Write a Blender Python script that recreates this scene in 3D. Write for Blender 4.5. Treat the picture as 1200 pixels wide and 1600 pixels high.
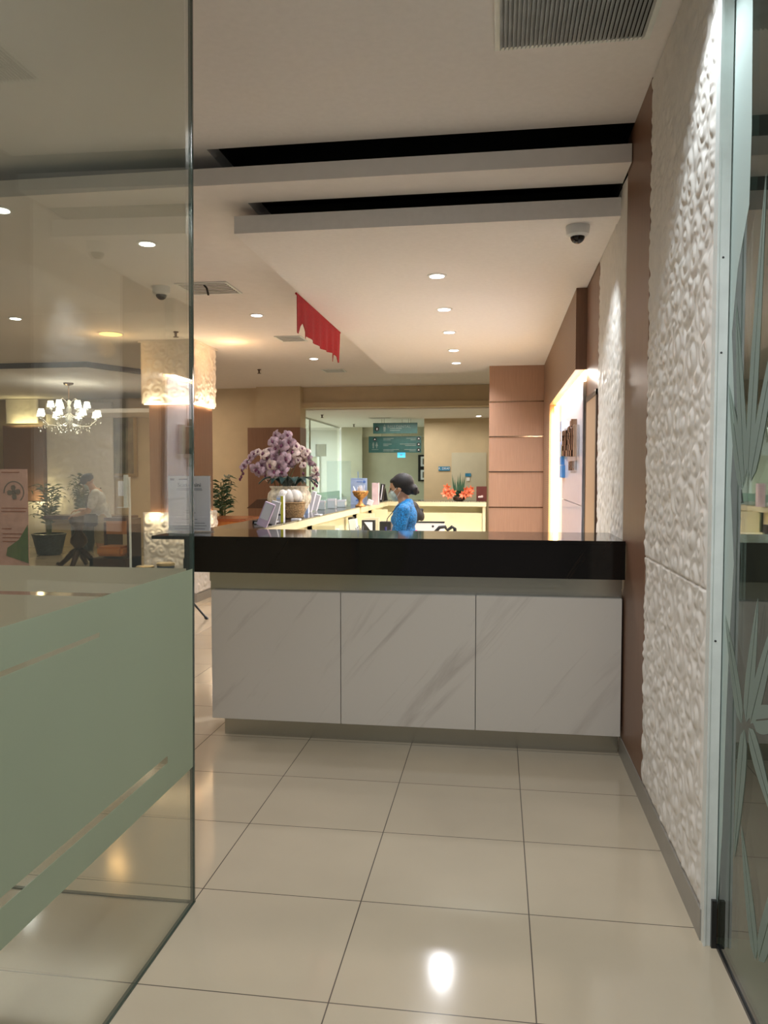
import bpy, bmesh, math, random
import numpy as np
from mathutils import Vector, Matrix, Euler
PI = math.pi
random.seed(7)
SC = bpy.context.scene
for o in list(bpy.data.objects): bpy.data.objects.remove(o)
COL = SC.collection

# ------------------------------------------------------------ camera
F, YAW, PITCH, EYE = 1219.3, math.radians(8.31), math.radians(2.73), 1.56
cam_d = bpy.data.cameras.new('camera'); cam = bpy.data.objects.new('camera', cam_d); COL.objects.link(cam)
cam_d.sensor_fit = 'VERTICAL'; cam_d.sensor_height = 24.0; cam_d.lens = 24.0 * F / 1600.0
cam_d.clip_start = 0.05; cam_d.clip_end = 200
cam.location = (0, 0, EYE); cam.rotation_euler = Euler((PI/2 - PITCH, 0, YAW), 'XYZ')
SC.camera = cam
_r = Vector((math.cos(YAW), math.sin(YAW), 0))
_f = Vector((-math.sin(YAW)*math.cos(PITCH), math.cos(YAW)*math.cos(PITCH), -math.sin(PITCH)))
_u = _r.cross(_f)
def P(px, py, Y):
    """where the thing seen at a photo pixel stands, at depth Y metres into the room"""
    d = _r*((px-600)/F) - _u*((py-800)/F) + _f
    return Vector((0, 0, EYE)) + d*(Y/d.y)

# ------------------------------------------------------------ world, view, lights
SC.view_settings.view_transform = 'Standard'; SC.view_settings.look = 'None'
SC.view_settings.exposure = 0.0; SC.view_settings.gamma = 1.0
SC.view_settings.use_curve_mapping = False
wd = bpy.data.worlds.new('world'); SC.world = wd; wd.use_nodes = True
wd.node_tree.nodes['Background'].inputs[0].default_value = (0.60, 0.60, 0.60, 1)
wd.node_tree.nodes['Background'].inputs[1].default_value = 0.27
WHITE = (.97, .97, 1); COOL = (.86, .95, 1.0); WARM = (1, .78, .55); AMBER = (1, .55, .22)
def lamp(kind, loc, power, color, size=.1, spot=None, rot=None, size_y=None, blend=.6, aim=None):
    l = bpy.data.lights.new('lamp_light', kind); l.energy = power; l.color = color
    o = bpy.data.objects.new('lamp_light', l); COL.objects.link(o); o.location = loc
    if kind == 'AREA':
        l.size = size
        if size_y: l.shape = 'RECTANGLE'; l.size_y = size_y
    else: l.shadow_soft_size = size
    if spot: l.spot_size = spot; l.spot_blend = blend
    if rot: o.rotation_euler = rot
    if aim: o.rotation_euler = (Vector(aim)-Vector(loc)).to_track_quat('-Z', 'Y').to_euler()
    return o
# ceiling lamps of the entrance vestibule (behind and above the camera)
lamp('AREA', (-.2, .3, 3.2), 34, (.95, 1, .97), .6)
lamp('SPOT', (.44, 2.62, 3.34), 46, COOL, .03, math.radians(92), blend=.55, aim=(.46, 2.66, 0))
lamp('SPOT', (-.5, 1.2, 3.3), 110, WHITE, .08, math.radians(130), (math.radians(15), 0, 0), blend=.8)
lamp('SPOT', (.30, 4.58, 3.015), 50, COOL, .02, math.radians(62), blend=.9, aim=(.69, 5.15, 1.75))   # unseen spot added to brighten the carved panel behind the counter
# lobby seen at the far left
lamp('AREA', (-6.5, 12.3, 3.1), 60, WARM, 2.5)
lamp('AREA', (-4.2, 6.0, 3.1), 30, (1, .90, .80), 1.6)
# corridor behind the reception
lamp('AREA', (-1.8, 15.8, 2.7), 40, (1, .93, .8), 1.5)
lamp('AREA', (-5.6, 18.5, 2.7), 230, (.82, 1, .97), 1.5)

# ------------------------------------------------------------ materials
def mk(name):
    m = bpy.data.materials.new(name); m.use_nodes = True
    nt = m.node_tree; b = nt.nodes['Principled BSDF']; return m, nt, b
def N(nt, t, **k):
    n = nt.nodes.new(t)
    for a, v in k.items():
        if a.startswith('i_'):
            key = a[2:]
            key = int(key) if key.isdigit() else key.replace('_', ' ')
            n.inputs[key].default_value = v
        else: setattr(n, a, v)
    return n
def mat(name, col, rough=.5, metal=0, noise=.06, scale=12, bump=0, spec=None, emit=None, es=0, coat=0, stretch=None):
    m, nt, b = mk(name); L = nt.links
    b.inputs['Roughness'].default_value = rough; b.inputs['Metallic'].default_value = metal
    if spec is not None: b.inputs['Specular IOR Level'].default_value = spec
    if coat: b.inputs['Coat Weight'].default_value = coat; b.inputs['Coat Roughness'].default_value = .08
    tc = N(nt, 'ShaderNodeTexCoord'); mp = N(nt, 'ShaderNodeMapping')
    if stretch: mp.inputs['Scale'].default_value = stretch
    L.new(tc.outputs['Object'], mp.inputs['Vector'])
    nz = N(nt, 'ShaderNodeTexNoise', i_Scale=scale, i_Detail=4.0)
    L.new(mp.outputs[0], nz.inputs['Vector'])
    cr = N(nt, 'ShaderNodeValToRGB')
    lo = [max(0, c*(1-noise*2)) for c in col]; hi = [min(1, c*(1+noise*2)) for c in col]
    cr.color_ramp.elements[0].color = (*lo, 1); cr.color_ramp.elements[1].color = (*hi, 1)
    cr.color_ramp.elements[0].position = .3; cr.color_ramp.elements[1].position = .7
    L.new(nz.outputs[0], cr.inputs[0]); L.new(cr.outputs[0], b.inputs['Base Color'])
    if bump:
        bp = N(nt, 'ShaderNodeBump', i_Strength=bump, i_Distance=.01)
        L.new(nz.outputs[0], bp.inputs['Height']); L.new(bp.outputs[0], b.inputs['Normal'])
    if emit: b.inputs['Emission Color'].default_value = (*emit, 1); b.inputs['Emission Strength'].default_value = es
    return m
def floor_mat():
    m, nt, b = mk('polished_tile'); L = nt.links
    tc = N(nt, 'ShaderNodeTexCoord'); mp = N(nt, 'ShaderNodeMapping')
    mp.inputs['Location'].default_value = (1.091, -2.189, 0)
    L.new(tc.outputs['Object'], mp.inputs['Vector'])
    br = N(nt, 'ShaderNodeTexBrick', offset=0.0, squash=1.0)
    for k, v in (('Scale', 1.0), ('Mortar Size', .0022), ('Brick Width', .605), ('Row Height', .557), ('Bias', 0.0), ('Mortar Smooth', .1)): br.inputs[k].default_value = v
    br.inputs['Color1'].default_value = (.60, .51, .38, 1); br.inputs['Color2'].default_value = (.64, .545, .41, 1)
    br.inputs['Mortar'].default_value = (.13, .11, .09, 1)
    L.new(mp.outputs[0], br.inputs['Vector'])
    nz = N(nt, 'ShaderNodeTexNoise', i_Scale=1.6, i_Detail=3.0); L.new(tc.outputs['Object'], nz.inputs['Vector'])
    mx = N(nt, 'ShaderNodeMix', data_type='RGBA', blend_type='MULTIPLY'); mx.inputs[0].default_value = .25
    L.new(br.outputs['Color'], mx.inputs[6]); L.new(nz.outputs[0], mx.inputs[7]); L.new(mx.outputs[2], b.inputs['Base Color'])
    b.inputs['Roughness'].default_value = .11; b.inputs['Specular IOR Level'].default_value = .62
    nz2 = N(nt, 'ShaderNodeTexNoise', i_Scale=2.2, i_Detail=1.0); L.new(tc.outputs['Object'], nz2.inputs['Vector'])
    bp = N(nt, 'ShaderNodeBump', i_Strength=.06, i_Distance=.02); L.new(nz2.outputs[0], bp.inputs['Height']); L.new(bp.outputs[0], b.inputs['Normal'])
    return m
def vein_mat(name, base, vein, rough, ang, dens, lo, amount, spec=.5, along=.7):
    """stone with faint streaks rising at the given angle in the x-z plane"""
    m, nt, b = mk(name); L = nt.links
    tc = N(nt, 'ShaderNodeTexCoord'); mp = N(nt, 'ShaderNodeMapping'); mp.inputs['Rotation'].default_value = (0, ang, 0)
    m2 = N(nt, 'ShaderNodeMapping'); m2.inputs['Scale'].default_value = (along, dens, dens)
    L.new(tc.outputs['Object'], mp.inputs['Vector']); L.new(mp.outputs[0], m2.inputs['Vector'])
    nz = N(nt, 'ShaderNodeTexNoise', i_Scale=1.0, i_Detail=8.0, i_Roughness=.62, i_Distortion=.6); L.new(m2.outputs[0], nz.inputs['Vector'])
    cr = N(nt, 'ShaderNodeValToRGB'); e = cr.color_ramp.elements
    e[0].position = lo; e[0].color = (0, 0, 0, 1); e[1].position = min(1, lo+.16); e[1].color = (1, 1, 1, 1); L.new(nz.outputs[0], cr.inputs[0])
    nb = N(nt, 'ShaderNodeTexNoise', i_Scale=2.0, i_Detail=2.0); L.new(mp.outputs[0], nb.inputs['Vector'])
    mu = N(nt, 'ShaderNodeMath', operation='MULTIPLY'); L.new(cr.outputs[0], mu.inputs[0]); L.new(nb.outputs[0], mu.inputs[1])
    mu2 = N(nt, 'ShaderNodeMath', operation='MULTIPLY'); mu2.inputs[1].default_value = amount; L.new(mu.outputs[0], mu2.inputs[0])
    mx = N(nt, 'ShaderNodeMix', data_type='RGBA'); mx.inputs[6].default_value = (*base, 1); mx.inputs[7].default_value = (*vein, 1)
    L.new(mu2.outputs[0], mx.inputs[0]); L.new(mx.outputs[2], b.inputs['Base Color'])
    b.inputs['Roughness'].default_value = rough; b.inputs['Specular IOR Level'].default_value = spec
    return m
def wood_mat(name, c1, c2, rough=.42, scale=(60, 60, 2)):
    m, nt, b = mk(name); L = nt.links
    tc = N(nt, 'ShaderNodeTexCoord'); mp = N(nt, 'ShaderNodeMapping'); mp.inputs['Scale'].default_value = scale
    L.new(tc.outputs['Object'], mp.inputs['Vector'])
    nz = N(nt, 'ShaderNodeTexNoise', i_Scale=1.0, i_Detail=6.0, i_Roughness=.65); L.new(mp.outputs[0], nz.inputs['Vector'])
    cr = N(nt, 'ShaderNodeValToRGB'); cr.color_ramp.elements[0].color = (*c1, 1); cr.color_ramp.elements[1].color = (*c2, 1)
    cr.color_ramp.elements[0].position = .3; cr.color_ramp.elements[1].position = .7
    L.new(nz.outputs[0], cr.inputs[0]); L.new(cr.outputs[0], b.inputs['Base Color']); b.inputs['Roughness'].default_value = rough
    return m
def diamond_mat():
    m, nt, b = mk('diamond_weave_wood'); L = nt.links
    tc = N(nt, 'ShaderNodeTexCoord'); mp = N(nt, 'ShaderNodeMapping'); mp.inputs['Rotation'].default_value = (math.radians(45), 0, 0); mp.inputs['Scale'].default_value = (55, 55, 55)
    L.new(tc.outputs['Object'], mp.inputs['Vector'])
    ck = N(nt, 'ShaderNodeTexChecker', i_Scale=1.0)
    ck.inputs['Color1'].default_value = (.20, .115, .07, 1); ck.inputs['Color2'].default_value = (.31, .19, .12, 1)
    L.new(mp.outputs[0], ck.inputs['Vector']); L.new(ck.outputs[0], b.inputs['Base Color'])
    bp = N(nt, 'ShaderNodeBump', i_Strength=.5, i_Distance=.01); L.new(ck.outputs[1], bp.inputs['Height']); L.new(bp.outputs[0], b.inputs['Normal'])
    b.inputs['Roughness'].default_value = .5
    return m
def glass_mat(name, tint, ior=1.5, rough=0.0, haze=0.0, hazecol=(.5, .55, .5)):
    m, nt, b = mk(name); L = nt.links; nt.nodes.remove(b)
    out = nt.nodes['Material Output']
    tr = N(nt, 'ShaderNodeBsdfTransparent'); tr.inputs[0].default_value = (*tint, 1)
    gl = N(nt, 'ShaderNodeBsdfGlossy'); gl.inputs['Roughness'].default_value = rough; gl.inputs[0].default_value = (1, 1, 1, 1)
    fr = N(nt, 'ShaderNodeFresnel', i_IOR=ior); ge = N(nt, 'ShaderNodeNewGeometry'); im = N(nt, 'ShaderNodeMix', data_type='FLOAT')
    im.inputs[2].default_value = ior; im.inputs[3].default_value = 1/ior
    L.new(ge.outputs['Backfacing'], im.inputs[0]); L.new(im.outputs[0], fr.inputs['IOR']); mx = N(nt, 'ShaderNodeMixShader')
    L.new(fr.outputs[0], mx.inputs[0]); L.new(tr.outputs[0], mx.inputs[1]); L.new(gl.outputs[0], mx.inputs[2])
    last = mx
    if haze:
        df = N(nt, 'ShaderNodeBsdfDiffuse'); df.inputs[0].default_value = (*hazecol, 1)
        m2 = N(nt, 'ShaderNodeMixShader'); m2.inputs[0].default_value = haze
        L.new(mx.outputs[0], m2.inputs[1]); L.new(df.outputs[0], m2.inputs[2]); last = m2
    L.new(last.outputs[0], out.inputs[0]); return m
def frost_mat(name, col, clear=.08, trans=.5, tcol=None):
    m, nt, b = mk(name); L = nt.links; nt.nodes.remove(b); out = nt.nodes['Material Output']
    df = N(nt, 'ShaderNodeBsdfDiffuse'); tl = N(nt, 'ShaderNodeBsdfTranslucent'); tr = N(nt, 'ShaderNodeBsdfTransparent')
    tc = N(nt, 'ShaderNodeTexCoord'); nz = N(nt, 'ShaderNodeTexNoise', i_Scale=1.3, i_Detail=3.0)
    L.new(tc.outputs['Object'], nz.inputs['Vector']); cr = N(nt, 'ShaderNodeValToRGB')
    cr.color_ramp.elements[0].color = (*[c*.93 for c in col], 1); cr.color_ramp.elements[1].color = (*[min(1, c*1.07) for c in col], 1)
    L.new(nz.outputs[0], cr.inputs[0]); L.new(cr.outputs[0], df.inputs[0]); L.new(cr.outputs[0], tl.inputs[0])
    tr.inputs[0].default_value = (*(tcol or (.85, .95, .88)), 1)
    m1 = N(nt, 'ShaderNodeMixShader'); m1.inputs[0].default_value = trans
    L.new(df.outputs[0], m1.inputs[1]); L.new(tl.outputs[0], m1.inputs[2])
    m2 = N(nt, 'ShaderNodeMixShader'); m2.inputs[0].default_value = clear
    L.new(m1.outputs[0], m2.inputs[1]); L.new(tr.outputs[0], m2.inputs[2]); L.new(m2.outputs[0], out.inputs[0])
    return m
def emis(name, col, s):
    m, nt, b = mk(name); b.inputs['Base Color'].default_value = (*col, 1)
    b.inputs['Emission Color'].default_value = (*col, 1); b.inputs['Emission Strength'].default_value = s
    return m
M = {}
M['floor'] = floor_mat()
M['ceil'] = mat('ceiling_paint', (.85, .82, .81), .8, noise=.01, scale=30)
M['fascia'] = mat('ceiling_edge_paint', (.62, .59, .54), .8, noise=.01)
M['lobbyceil'] = mat('lobby_ceiling_paint', (.83, .79, .77), .8, noise=.01)
M['cream'] = mat('cream_paint', (.60, .49, .33), .7, noise=.02, scale=4)
M['greywall'] = mat('corridor_paint', (.56, .53, .42), .7, noise=.02, scale=4)
M['relief'] = mat('plaster_relief', (.80, .76, .71), .5, noise=.02)
M['wood'] = wood_mat('brown_laminate', (.20, .105, .065), (.25, .135, .085))
M['woodlight'] = wood_mat('tan_laminate', (.36, .205, .135), (.45, .27, .18), .5, (110, 110, 3))
M['wooddoor'] = wood_mat('door_veneer', (.42, .26, .15), (.50, .32, .19))
M['diamond'] = diamond_mat()
M['dark'] = mat('painted_recess_shade', (.03, .028, .025), .9)  # near-black colour carrying the shade of gaps and recesses
M['darkwood'] = wood_mat('dark_wood', (.05, .025, .015), (.09, .045, .025), .3)
M['redwood'] = wood_mat('red_wood', (.30, .08, .03), (.40, .13, .05), .25)
M['marble'] = vein_mat('white_marble', (.63, .585, .53), (.30, .25, .22), .28, math.radians(50), 7, .55, .9)
M['blackstone'] = vein_mat('black_marble', (.009, .007, .006), (.16, .09, .05), .07, math.radians(55), 14, .62, .55, spec=.3)
M['desktop'] = vein_mat('dark_granite', (.05, .04, .035), (.2, .15, .1), .12, .6, 9, .55, .4)
M['steel'] = mat('brushed_steel', (.46, .45, .40), .24, .9, noise=.03, scale=40, stretch=(1, 1, 30))
M['alu'] = mat('aluminium', (.78, .82, .80), .5, .1, noise=.03)
M['skirt'] = mat('grey_skirting', (.30, .28, .25), .3, noise=.02)
M['glass'] = glass_mat('clear_glass', (.94, .955, .93), 1.50, 0, .02)
M['glassedge'] = mat('glass_edge', (.05, .075, .06), .1)
M['glassR'] = glass_mat('dark_glass', (.62, .72, .68), 1.6, 0, .02)
M['frost'] = frost_mat('frosted_film', (.56, .63, .48), .05, .35)
M['post_reflection'] = frost_mat('painted_post_reflection', (.72, .82, .79), .12, .3)  # reflection of the post, put into a pale film colour
M['frost_lobby_lit'] = frost_mat('frosted_film_lobby_lit', (.88, .83, .72), .03, .5)  # same frosted film, with warm lobby light put into its colour
M['leaf_film'] = frost_mat('etched_leaf_film', (.50, .57, .53), .35, .4)
M['acryl'] = glass_mat('acrylic', (.93, .97, .97), 1.45, .02, .08, (.7, .8, .8))
M['deskcream'] = mat('cream_laminate', (.80, .74, .50), .45, noise=.01)
M['white'] = mat('white_plastic', (.82, .82, .82), .4, noise=.01)
M['lav'] = mat('white_gloss_board', (.72, .71, .80), .12, noise=.01)
M['black'] = mat('black_plastic', (.02, .02, .02), .35)
M['paper'] = mat('paper', (.80, .81, .88), .7, noise=.01)
M['lilac'] = mat('lilac_paper', (.62, .50, .68), .7)
M['bluep'] = mat('blue_print', (.14, .27, .68), .6)
M['lblue'] = mat('pale_blue_print', (.45, .60, .90), .6)
M['yellow'] = mat('yellow_print', (.75, .72, .05), .6)
M['pinkbox'] = mat('pink_card', (.78, .60, .64), .6)
M['red'] = mat('red_cloth', (.30, .006, .010), .9, noise=.12, scale=60)
M['teal'] = mat('teal_sign', (.028, .11, .11), .4)
M['signblue'] = mat('blue_sign', (.03, .22, .42), .4)
M['signtext'] = mat('grey_lettering', (.20, .27, .26), .6)
M['ink'] = mat('ink', (.12, .13, .16), .7)
M['gold'] = mat('carved_gold', (.50, .26, .08), .35, .6, noise=.3, scale=60, bump=.6)
M['palegold'] = mat('pale_gold', (.62, .50, .28), .3, .7)
M['basket'] = mat('woven_basket', (.35, .22, .10), .8, noise=.35, scale=90, bump=.8, stretch=(1, 1, 2.5))
M['pot'] = mat('embossed_ceramic', (.68, .60, .46), .5, noise=.25, scale=22, bump=.7)
M['navypot'] = mat('dark_planter', (.035, .045, .05), .35, noise=.4, scale=30, bump=.6)
M['leaf'] = mat('green_leaf', (.03, .085, .04), .4, noise=.2)
M['leafteal'] = mat('dark_teal_leaf', (.02, .06, .055), .3, noise=.2)
M['stem'] = mat('plant_stem', (.10, .12, .04), .6)
M['petal'] = mat('mauve_petal', (.46, .32, .37), .6, noise=.18, scale=40)
M['petal2'] = mat('pale_petal', (.70, .55, .50), .6, noise=.15, scale=40)
M['lip'] = mat('dark_petal', (.16, .04, .09), .5)
M['lily'] = mat('orange_petal', (.85, .20, .09), .5, noise=.12)
M['skin'] = mat('skin', (.50, .29, .19), .5, noise=.04)
M['hair'] = mat('black_hair', (.007, .006, .006), .7, noise=.2, scale=80, stretch=(1, 1, .2))
M['blue_lace'] = mat('blue_lace', (.004, .16, .42), .7, noise=.38, scale=85, bump=.4)
M['pink_sash'] = mat('magenta_sash', (.62, .03, .20), .7)
M['mask'] = mat('mask_fabric', (.42, .52, .50), .8)
M['shirtw'] = mat('white_shirt', (.62, .66, .70), .8, noise=.12, scale=16)
M['khaki'] = mat('khaki_cloth', (.36, .32, .22), .9)
M['navy'] = mat('navy_cloth', (.03, .05, .08), .8)
M['chrome'] = mat('chrome', (.62, .60, .58), .12, 1)
M['bronze'] = mat('bronze_mirror', (.30, .19, .12), .15, 1)
M['lime'] = mat('lime_tile', (.50, .50, .05), .4)
M['sky'] = mat('blue_tile', (.06, .24, .58), .4)
M['palebl'] = mat('pale_blue_tile', (.30, .38, .62), .4)
M['grille'] = mat('grille_metal', (.60, .62, .62), .5, .1)
M['painting'] = mat('landscape_paint', (.10, .10, .05), .5, noise=.5, scale=3)
M['goldframe'] = mat('gilt_frame', (.35, .24, .09), .4, .4)
M['orangewood'] = wood_mat('orange_wood', (.50, .20, .06), (.60, .27, .09), .4)
M['roll'] = mat('banner_pink', (.62, .38, .33), .6)
M['rollgreen'] = mat('banner_green', (.10, .16, .05), .6)
M['rollgrey'] = mat('banner_grey', (.17, .15, .13), .6)
M['DL'] = emis('downlight_lens', (1, .98, .95), 14)
M['DLc'] = emis('downlight_lens_cool', (.85, .97, 1), 14)
M['amberled'] = emis('amber_led', (1, .58, .18), 22)
M['warmled'] = emis('warm_led', (1, .70, .38), 12)
M['shade'] = emis('lit_lampshade', (1, .97, .90), 3.0)
M['crystal'] = mat('crystal', (.75, .75, .70), .05, .6)
M['exit'] = emis('exit_lit', (.10, .62, 1), 1.1)

# ------------------------------------------------------------ builders
class MB:
    def __init__(s): s.v = []; s.f = []
    def add(s, vs, fs):
        n = len(s.v); s.v += [tuple(v) for v in vs]; s.f += [tuple(i+n for i in f) for f in fs]; return s
    def box(s, lo, hi, bev=0):
        x0, y0, z0 = lo; x1, y1, z1 = hi
        if x0 > x1: x0, x1 = x1, x0
        if y0 > y1: y0, y1 = y1, y0
        if z0 > z1: z0, z1 = z1, z0
        if bev:
            bm = bmesh.new(); bmesh.ops.create_cube(bm, size=1)
            for v in bm.verts: v.co = Vector(((x0+x1)/2+v.co.x*(x1-x0), (y0+y1)/2+v.co.y*(y1-y0), (z0+z1)/2+v.co.z*(z1-z0)))
            bmesh.ops.bevel(bm, geom=bm.edges[:], offset=bev, segments=2, affect='EDGES')
            bm.verts.index_update(); s.add([v.co for v in bm.verts], [[v.index for v in f.verts] for f in bm.faces]); bm.free(); return s
        return s.add([(x0,y0,z0),(x1,y0,z0),(x1,y1,z0),(x0,y1,z0),(x0,y0,z1),(x1,y0,z1),(x1,y1,z1),(x0,y1,z1)],
                     [(3,2,1,0),(4,5,6,7),(0,1,5,4),(1,2,6,5),(2,3,7,6),(3,0,4,7)])
    def tube(s, pts, r, seg=8, cap=True):
        pts = [Vector(p) for p in pts]; n = len(pts); rs = r if isinstance(r, (list, tuple)) else [r]*n
        base = len(s.v); up = None
        for i, p in enumerate(pts):
            t = (pts[min(i+1, n-1)]-pts[max(i-1, 0)]).normalized()
            if up is None: up = Vector((0, 0, 1)) if abs(t.z) < .9 else Vector((1, 0, 0))
            a = t.cross(up)
            if a.length < 1e-5: a = t.cross(Vector((0, 1, 0)))
            a.normalize(); b = a.cross(t).normalized(); up = b
            for k in range(seg):
                w = 2*PI*k/seg; s.v.append(tuple(p+(a*math.cos(w)+b*math.sin(w))*rs[i]))
        for i in range(n-1):
            for k in range(seg):
                k2 = (k+1) % seg; s.f.append((base+i*seg+k, base+i*seg+k2, base+(i+1)*seg+k2, base+(i+1)*seg+k))
        if cap:
            s.f.append(tuple(base+k for k in range(seg))[::-1]); s.f.append(tuple(base+(n-1)*seg+k for k in range(seg)))
        return s
    def lathe(s, prof, c=(0, 0, 0), seg=24, sx=1, sy=1):
        base = len(s.v); cx, cy, cz = c
        for r, z in prof:
            for k in range(seg):
                w = 2*PI*k/seg; s.v.append((cx+r*sx*math.cos(w), cy+r*sy*math.sin(w), cz+z))
        for i in range(len(prof)-1):
            for k in range(seg):
                k2 = (k+1) % seg; s.f.append((base+i*seg+k, base+i*seg+k2, base+(i+1)*seg+k2, base+(i+1)*seg+k))
        s.f.append(tuple(base+k for k in range(seg))[::-1]); s.f.append(tuple(base+(len(prof)-1)*seg+k for k in range(seg)))
        return s
    def ball(s, c, r, sub=2, sc=(1, 1, 1), rot=None):
        bm = bmesh.new(); bmesh.ops.create_icosphere(bm, subdivisions=sub, radius=r)
        bm.verts.index_update(); R = rot.to_matrix() if rot else Matrix.Identity(3)
        s.add([R @ Vector((v.co.x*sc[0], v.co.y*sc[1], v.co.z*sc[2]))+Vector(c) for v in bm.verts], [[v.index for v in f.verts] for f in bm.faces]); bm.free(); return s
    def prism(s, outline, d0, d1, axis='Y'):
        """outline of 2D points extruded along an axis: 'Y' -> (x,z), 'X' -> (y,z), 'Z' -> (x,y)"""
        n = len(outline)
        def w(p, d): return {'Y': (p[0], d, p[1]), 'X': (d, p[0], p[1]), 'Z': (p[0], p[1], d)}[axis]
        vs = [w(p, d0) for p in outline]+[w(p, d1) for p in outline]
        fs = [tuple(range(n))[::-1], tuple(range(n, 2*n))]+[(i, (i+1) % n, (i+1) % n+n, i+n) for i in range(n)]
        return s.add(vs, fs)
    def capsule(s, a, b, ra, rb=None):
        rb = ra if rb is None else rb
        s.ball(a, ra, 2); s.ball(b, rb, 2); s.tube([a, b], [ra, rb], 12); return s
    def xf(s, mtx):
        s.v = [tuple(mtx @ Vector(v)) for v in s.v]; return s
    def build(s, name, m, parent=None, smooth=False, mods=None):
        me = bpy.data.meshes.new(name); me.from_pydata(s.v, [], s.f)
        bm = bmesh.new(); bm.from_mesh(me); bmesh.ops.recalc_face_normals(bm, faces=bm.faces); bm.to_mesh(me); bm.free()
        me.update()
        if m: me.materials.append(M[m] if isinstance(m, str) else m)
        o = bpy.data.objects.new(name, me); COL.objects.link(o)
        if mods:
            for t, kw in mods:
                md = o.modifiers.new(t, t)
                for k, v in kw.items(): setattr(md, k, v)
            dg = bpy.context.evaluated_depsgraph_get(); dg.update()
            me2 = bpy.data.meshes.new_from_object(o.evaluated_get(dg)); o.modifiers.clear(); o.data = me2; me = me2
            if m and not me.materials: me.materials.append(M[m] if isinstance(m, str) else m)
        if smooth:
            for p in me.polygons: p.use_smooth = True
        if parent:
            o.parent = parent
        return o
def wbuild(mb, name, m, parent, **k):
    """mesh given in world metres, stored relative to its (unrotated) parent"""
    L = parent.location
    mb.v = [(v[0]-L.x, v[1]-L.y, v[2]-L.z) for v in mb.v]
    return mb.build(name, m, parent, **k)
def tag(o, label, cat, group=None, kind=None):
    o['label'] = label; o['category'] = cat
    if group: o['group'] = group
    if kind: o['kind'] = kind
    return o
def thing(name, label, cat, loc=(0, 0, 0), rz=0, group=None):
    o = bpy.data.objects.new(name, None); COL.objects.link(o); o.empty_display_size = .05
    o.location = loc; o.rotation_euler = (0, 0, rz); return tag(o, label, cat, group)
def struct(name, mb, m, label=None, parent=None, **k):
    o = mb.build(name, m, parent, **k)
    if parent is None:
        o['kind'] = 'structure'
        if label: o['label'] = label; o['category'] = name.split('_')[0]
    return o
def dup(src, loc, label=None, group=None, rz=None):
    c = src.copy(); COL.objects.link(c); c.location = loc
    if rz is not None: c.rotation_euler = (0, 0, rz)
    if label: c['label'] = label
    if group: c['group'] = group
    def rec(a, b):
        for ch in list(a.children):
            d = ch.copy(); COL.objects.link(d); d.parent = b; rec(ch, d)
    rec(src, c); return c
def text_mb(txt, size, depth=.001):
    cu = bpy.data.curves.new('lettering', 'FONT'); cu.body = txt; cu.size = size; cu.extrude = depth; cu.align_x = 'CENTER'; cu.align_y = 'CENTER'
    cu.resolution_u = 3
    o = bpy.data.objects.new('lettering', cu); COL.objects.link(o)
    dg = bpy.context.evaluated_depsgraph_get(); dg.update()
    me = bpy.data.meshes.new_from_object(o.evaluated_get(dg)); mb = MB()
    mb.add([v.co for v in me.vertices], [list(p.vertices) for p in me.polygons])
    bpy.data.objects.remove(o); return mb
def text_at(txt, size, loc, name, m, parent, facing='-Y', squash=1):
    mb = text_mb(txt, size)
    if facing == '-Y': R = Matrix.Rotation(PI/2, 4, 'X')
    elif facing == '-X': R = Matrix.Rotation(-PI/2, 4, 'Z') @ Matrix.Rotation(PI/2, 4, 'X')
    mb.xf(Matrix.Translation(Vector(loc)) @ R @ Matrix.Diagonal((squash, 1, 1, 1)))
    return wbuild(mb, name, m, parent)

# ------------------------------------------------------------ carved swirl relief
def swirl_field(W, H, res, seed, dia=.2, depth=.016, seam=None):
    rng = np.random.RandomState(seed)
    nx, nz = max(2, int(W/res)), max(2, int(H/res)); xs = np.linspace(0, W, nx); zs = np.linspace(0, H, nz)
    h = np.zeros((nz, nx)); sp = dia*.60; cs = []
    for j in range(int(H/sp)+2):
        for i in range(int(W/sp)+2):
            cs.append(((i+.5*(j % 2)+rng.uniform(-.3, .3))*sp, (j+rng.uniform(-.3, .3))*sp, rng.uniform(.34, .60)*dia, rng.choice([-1, 1]), rng.uniform(0, 2*PI)))
    order = rng.permutation(len(cs))
    for q in order:
        cx, cz, R, dr, ph = cs[q]
        i0, i1 = np.searchsorted(xs, [cx-R, cx+R]); j0, j1 = np.searchsorted(zs, [cz-R, cz+R])
        if i1 <= i0 or j1 <= j0: continue
        X, Z = np.meshgrid(xs[i0:i1]-cx, zs[j0:j1]-cz); r = np.hypot(X, Z)/R; th = np.arctan2(Z, X)
        s = 1.65*r**.8-dr*(th+ph)/(2*PI)
        ridge = np.abs(np.cos(PI*s))**.8
        hh = depth*(.22+.78*ridge)*np.clip((1-r)*6, 0, 1)**.5*(.55+.45*(1-r))+depth*.12*np.sin(th+ph)
        blk = h[j0:j1, i0:i1]; msk = r < 1
        blk[msk] = np.where(hh[msk] > depth*.18, hh[msk], np.minimum(blk[msk], depth*.5))
    # soften
    for _ in range(4):
        h[1:-1, 1:-1] = (h[1:-1, 1:-1]*2+h[:-2, 1:-1]+h[2:, 1:-1]+h[1:-1, :-2]+h[1:-1, 2:])/6
    ex = np.minimum(xs, W-xs); ez = np.minimum(zs, H-zs); h *= np.clip(ex/.022, 0, 1)[None, :]*np.clip(ez/.022, 0, 1)[:, None]
    if seam is not None:
        d = np.abs(zs-seam); h *= np.clip(d/.006, .0, 1)[:, None]
    return xs, zs, h
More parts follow.
